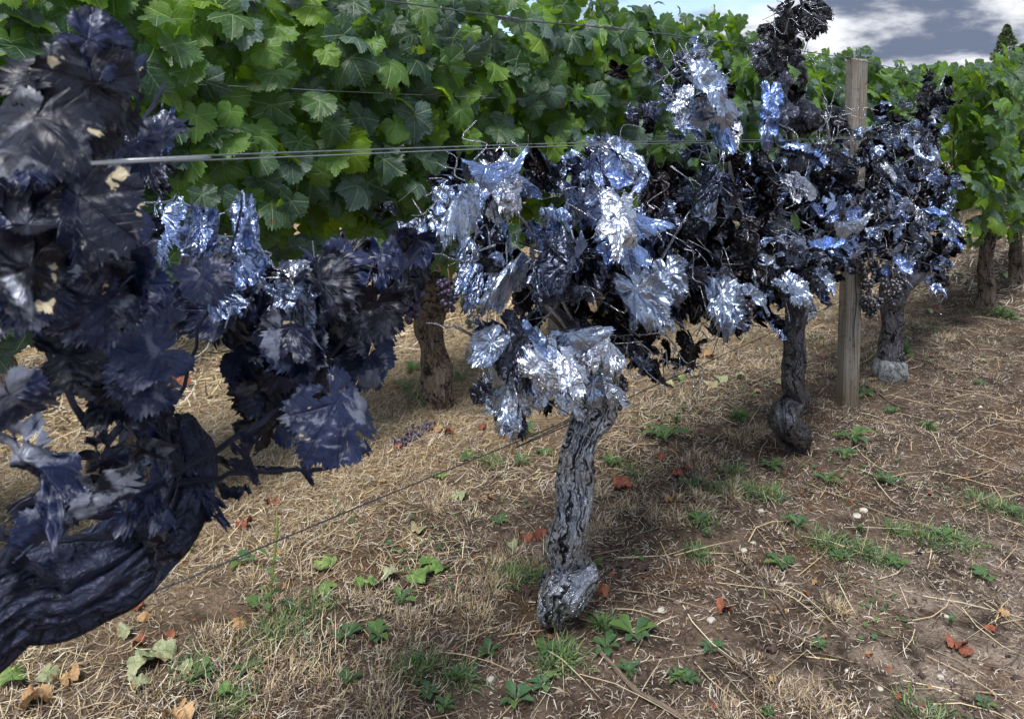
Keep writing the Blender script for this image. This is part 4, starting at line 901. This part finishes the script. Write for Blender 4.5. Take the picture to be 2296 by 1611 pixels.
for q in [(1727,1048,32,'lobe'),(1852,1076,36,'lobe'),(1991,1073,34,'lobe'),(1788,1172,44,'lobe'),(1880,1237,28,'oval'),(2009,1251,30,'oval'),(1752,1262,40,'lobe'),(2208,1280,34,'oval'),(1567,1172,30,'lobe'),(1584,1204,24,'narrow'),
          (1595,1443,34,'oval'),(1542,1508,32,'oval'),(1720,1578,24,'oval'),(1838,1432,24,'oval'),(2133,1386,24,'narrow'),(2208,1565,26,'oval'),(1549,1090,30,'oval'),(1937,888,34,'lobe'),(2201,857,22,'lobe'),(1998,924,22,'oval'),
          (1909,988,56,'lobe'),(1893,1018,34,'lobe'),(2080,954,20,'narrow'),(1659,928,26,'narrow'),(2030,792,30,'narrow'),(2244,708,30,'narrow'),(2266,712,24,'narrow'),(925,822,36,'lobe'),(908,858,34,'oval'),(1061,812,30,'oval'),
          (1032,838,26,'lobe'),(1171,968,42,'lobe'),(1218,1006,24,'oval'),(1050,1020,26,'lobe'),(1168,1028,30,'lobe'),(1489,976,60,'lobe'),(1371,1031,36,'lobe'),(954,896,24,'oval'),(1257,892,30,'lobe'),(1517,940,26,'narrow'),
          (900,1338,36,'oval'),(1121,1157,26,'lobe'),(1335,1271,26,'lobe'),(1421,1424,56,'oval'),(1357,1450,42,'oval'),(1410,1499,38,'lobe'),(1097,1467,32,'oval'),(1225,1460,34,'oval'),(1264,1474,28,'narrow'),(933,1488,34,'narrow'),
          (1025,1527,36,'narrow'),(961,1558,34,'oval'),(1157,1568,42,'oval'),(1218,1534,36,'oval'),(847,1417,44,'oval'),(779,1413,34,'oval'),(786,1520,36,'lobe'),(1517,1508,32,'lobe'),(997,1588,34,'lobe'),(545,1246,38,'oval'),
          (581,1335,36,'oval'),(605,1372,46,'tall'),(660,1355,40,'lobe'),(413,1217,40,'narrow'),(556,1481,40,'oval'),(453,1492,36,'oval'),(2116,1190,36,'lobe'),(2268,1136,28,'lobe'),(1342,1408,26,'narrow'),(1930,1180,20,'narrow')]:
    weed(*q)
# fallen vine leaves
def dvar(mat, n, seed, hard):
    return variants('fallen_leaf', n, [mat, M_PETD], seed, lambda r: dict(n=4, rings=(.35, .7, 1.), pleat=U_(r, .2, .5), crum=U_(r, .2, .5)*hard, cx=U_(r, 1., 2.6)*hard, cy=U_(r, .5, 2.2)*hard*r.choice((1, -1)), deep=.6, fold=U_(r, -.2, .4), petiole=.5))
D = {'red': (dvar(M_DRED, 5, 700, 1.), 'curled red brown dead leaf'), 'tan': (dvar(M_DTAN, 5, 720, .9), 'crumpled tan dead leaf'), 'pale': (dvar(M_DPALE, 4, 740, .7), 'pale wilted green leaf'), 'dark': (dvar(M_DDARK, 3, 760, 1.), 'shrivelled dark leaf'), 'green': (dvar(M_DGREEN, 4, 780, .55), 'fresh fallen green leaf')}
def fallen(px, py, size, kind):
    ms, kk = D[kind]; p = gpt(px, py); k = depth(p)/FPX; s = size*.62*k
    me = random.choice(ms); o = thing('fallen_leaf', '', 'fallen leaf', p, 'vine leaves fallen on the ground', me)
    flip = random.random() < .4; m_ = frame(Vector((0, 0, -1 if flip else 1))+rv()*.3, rv()*Vector((1, 1, .1)), s)
    zmin = min((m_ @ v.co).z for v in me.vertices); m_.translation = p+Vector((0, 0, -zmin*.80+.003)); o.matrix_world = m_
    label_later(o, 'large' if size > 60 else 'small' if size < 28 else 'medium', kk, px, py)
for q in [(833,1303,72,'green'),(932,1283,64,'green'),(990,1268,54,'green'),(957,1250,50,'green'),(883,1278,50,'pale'),(735,1255,60,'green'),(735,1312,50,'green'),(28,1506,80,'green'),(107,1500,60,'pale'),(150,1510,70,'tan'),(82,1553,80,'tan'),
          (350,1454,90,'pale'),(320,1479,70,'pale'),(403,1497,60,'pale'),(310,1522,50,'pale'),(503,1542,60,'green'),(403,1592,84,'tan'),(330,1370,44,'tan'),(285,1406,44,'pale'),(310,1428,44,'red'),(531,1388,50,'tan'),(310,1350,30,'red'),(378,1410,34,'red'),
          (545,1167,48,'red'),(1211,1190,54,'red'),(1180,1200,44,'red'),(1389,1082,52,'red'),(1517,1058,46,'red'),(1029,1103,50,'pale'),(986,1060,38,'green'),(1146,1214,40,'pale'),(1178,1331,36,'dark'),(1350,1338,44,'red'),(1300,1385,34,'red'),
          (1503,1124,34,'tan'),(943,1178,48,'pale'),(1007,966,34,'red'),(975,959,32,'tan'),(1082,952,28,'red'),(893,995,34,'red'),(783,995,38,'red'),(1481,1023,30,'red'),(1478,945,22,'red'),(1816,913,24,'red'),(1959,856,24,'tan'),(1538,1048,30,'red'),
          (1588,792,34,'tan'),(1552,835,32,'pale'),(1599,856,36,'pale'),(1620,845,34,'pale'),(1659,838,30,'pale'),(1745,852,28,'pale'),(1520,848,34,'green'),(1500,860,28,'pale'),(1624,1367,46,'red'),(2144,1435,50,'red'),(2165,1450,36,'red'),(2247,1363,36,'tan'),(2222,1393,30,'red'),
          (1830,1296,20,'tan'),(1809,1317,16,'red'),(1599,1567,28,'red'),(1731,1502,28,'tan'),(402,862,70,'red'),(749,998,46,'red'),(900,1300,24,'dark'),(1400,1270,30,'dark'),(1440,1280,36,'dark'),(610,1115,40,'red'),(2100,690,26,'red'),(2080,700,24,'pale'),
          (2140,620,36,'pale'),(2180,640,30,'pale'),(2120,640,30,'red'),(2250,620,30,'pale'),(1700,870,24,'tan'),(1100,1105,26,'red'),(860,1070,26,'tan'),(1430,1000,24,'red'),(1560,1540,24,'dark'),(1730,1440,30,'dark'),(2070,1500,22,'dark'),(1950,1450,18,'tan'),(620,1230,30,'tan')]:
    fallen(*q)
# fallen dried bunches
for (px, py) in ((905, 985), (955, 950), (920, 968)):
    p = gpt(px, py); o = thing('dried_grape_bunch', '', 'grapes', p, 'dried grape bunches on the ground')
    for i in range(26): link('grape', B_RIPE, o, mat=Matrix.Translation((random.gauss(0, .028), random.gauss(0, .02), random.uniform(.006, .022))) @ Matrix.Diagonal((.0075, .0065, .0055, 1)))
    label_later(o, 'dark', 'shrivelled grape bunch', px, py)
# stones
def stone(px, py, size, flat, adj='pale'):
    import bmesh
    p = gpt(px, py); k = depth(p)/FPX; bm = bmesh.new(); bmesh.ops.create_icosphere(bm, subdivisions=2, radius=1); s = size*k*.5
    for v in bm.verts:
        d_ = 1+.22*noise.noise(v.co*1.6+Vector((px, py, 0))); v.co = Vector((v.co.x*s*d_, v.co.y*s*d_*.8, v.co.z*s*flat*d_))
    me = bpy.data.meshes.new('stone'); bm.to_mesh(me); bm.free(); me.materials.append(M_STONE)
    o = thing('stone', '', 'stone', p+Vector((0, 0, s*flat*.5)), 'pale stones on the soil', me); label_later(o, adj, 'stone', px, py)
for q in [(1937,1131,22,.4,'white oval'),(1922,1147,22,.35,'cream flat'),(1706,1144,16,.6),(1668,1230,18,.4),(1690,1214,12,.5),(1100,1523,24,.45,'white angular'),(688,1408,28,.3,'white chip like'),(1482,1365,20,.5,'grey'),(2123,1365,14,.6),(1595,1386,22,.6,'dull grey'),(1655,1273,10,.5),(1490,1492,8,.5),(1150,1480,9,.6),(1975,1520,16,.4),(2110,1500,18,.4),(1780,1560,14,.5),(2200,1470,14,.4),(1900,1480,12,.5)]:
    stone(*q)
# tiny ground leaves and shreds nobody could count
def scatter(name, label, cat, n, geos, mats, smin, smax, seed, dens):
    rg = random.Random(seed); it = []
    while len(it) < n:
        x, y = rg.uniform(.3, 6.5), rg.uniform(-2.2, 2.6)
        if not wedge(np.array([x]), np.array([y]))[0] or rg.random() > dens(x, y): continue
        nn = Vector((rg.gauss(0, .5), rg.gauss(0, .5), 1)); m_ = frame(nn, Vector((rg.gauss(0, 1), rg.gauss(0, 1), 0)), rg.uniform(smin, smax))
        it.append(Matrix.Translation((x, y, gh(x, y)+rg.uniform(.002, .012))) @ m_)
    o = joined(name, None, geos, mats, it); o['label'] = label; o['category'] = cat
LSH = low(600, 6, lambda r: dict(pleat=.3, crum=U_(r, .3, .6), cx=U_(r, 1, 2.6), cy=U_(r, .5, 2), deep=.8, fold=.2))
pn = lambda x, y, o, s=1.6: noise.noise(Vector((x*s+o, y*s, o)))
scatter('leaf_shreds', 'torn scraps of red brown dead leaf among the straw', 'leaf litter', 420, LSH, [M_DRED, M_DRED], .005, .016, 3, lambda x, y: max(.05, .4+pn(x, y, 4)*1.6))
scatter('dark_litter', 'dark crumbly scraps of rotten leaf on the soil', 'leaf litter', 900, LSH, [M_DDARK, M_DDARK], .005, .015, 4, lambda x, y: max(.1, .5+pn(x, y, 9)*1.6))
scatter('tan_litter', 'pale tan scraps of dry leaf on the soil', 'leaf litter', 500, LSH, [M_DTAN, M_DTAN], .004, .012, 5, lambda x, y: max(.1, .5+pn(x, y, 14)*1.6))
LOV = [(np.array([(0, 0, 0), (-.4, .45, .1), (0, .5, -.02), (.4, .45, .1), (-.28, .85, .05), (.28, .85, .05), (0, 1, 0)], np.float32), np.array([(0, 2, 1), (0, 3, 2), (1, 2, 4), (2, 3, 5), (2, 6, 4), (2, 5, 6)], np.int32), np.array([(0, 0), (.4, .3), (.5, 0), (.4, .3), (.8, .2), (.8, .2), (1, 0)], np.float32))]
scatter('seedlings', 'tiny green seedlings dotted over the dry soil', 'seedlings', 2200, LOV, [M_WEED], .007, .019, 6, lambda x, y: max(0, pn(x, y, 21, 2.6)*3.2-.5))
# fallen stick and thin prunings
def stick(pts, w0, w1, label, name='stick', lift=.012, mat=None):
    P = [gpt(*q)+Vector((0, 0, lift)) for q in pts]; B0 = P[0].copy(); P = catmull(P, 6); n = len(P)
    Rd = [(w0+(w1-w0)*i/n)*.5*depth(p)/FPX*(1.25 if i % 7 == 0 else 1) for i, p in enumerate(P)]
    V, T, U = tube(P, Rd, 8); return thing(name, label, 'stick', B0, None, mesh(name, [tuple(v-B0) for v in V], T, mat or M_STICK, U))
stick([(1339, 1440), (1345, 1462), (1371, 1488), (1425, 1538), (1489, 1570), (1531, 1599), (1570, 1640)], 9, 13, 'long bent brown stick lying in the foreground soil')
stick([(1640, 1232), (1700, 1290), (1760, 1370), (1792, 1430)], 3.5, 2, 'thin pale twig curving over bare soil in front of the twin white stones')
stick([(1595, 1440), (1680, 1500), (1750, 1565)], 4, 2, 'straight thin twig lying right of the long bent stick')
stick([(1960, 880), (2020, 915), (2120, 905)], 3, 2, 'thin curved twig on the soil right of the weathered post')
stick([(1300, 1060), (1180, 1030), (1080, 1045), (960, 1010)], 3.5, 2, 'pale stalk lying between the silver and the cracked brown trunk')
stick([(2180, 1470), (2260, 1480), (2300, 1430)], 3, 2, 'arched dark twig at the right margin of the soil')
stick([(2060, 640), (2120, 655), (2185, 640), (2200, 668)], 3.2, 2, 'arched dark cane lying left of the far right trunks')
finish_labels()
for o in S.objects:
    if o.type == 'MESH' and o.name.startswith('ground'): pass
print('objects', len(S.objects), 'tris', sum(len(m.polygons) for m in bpy.data.meshes))
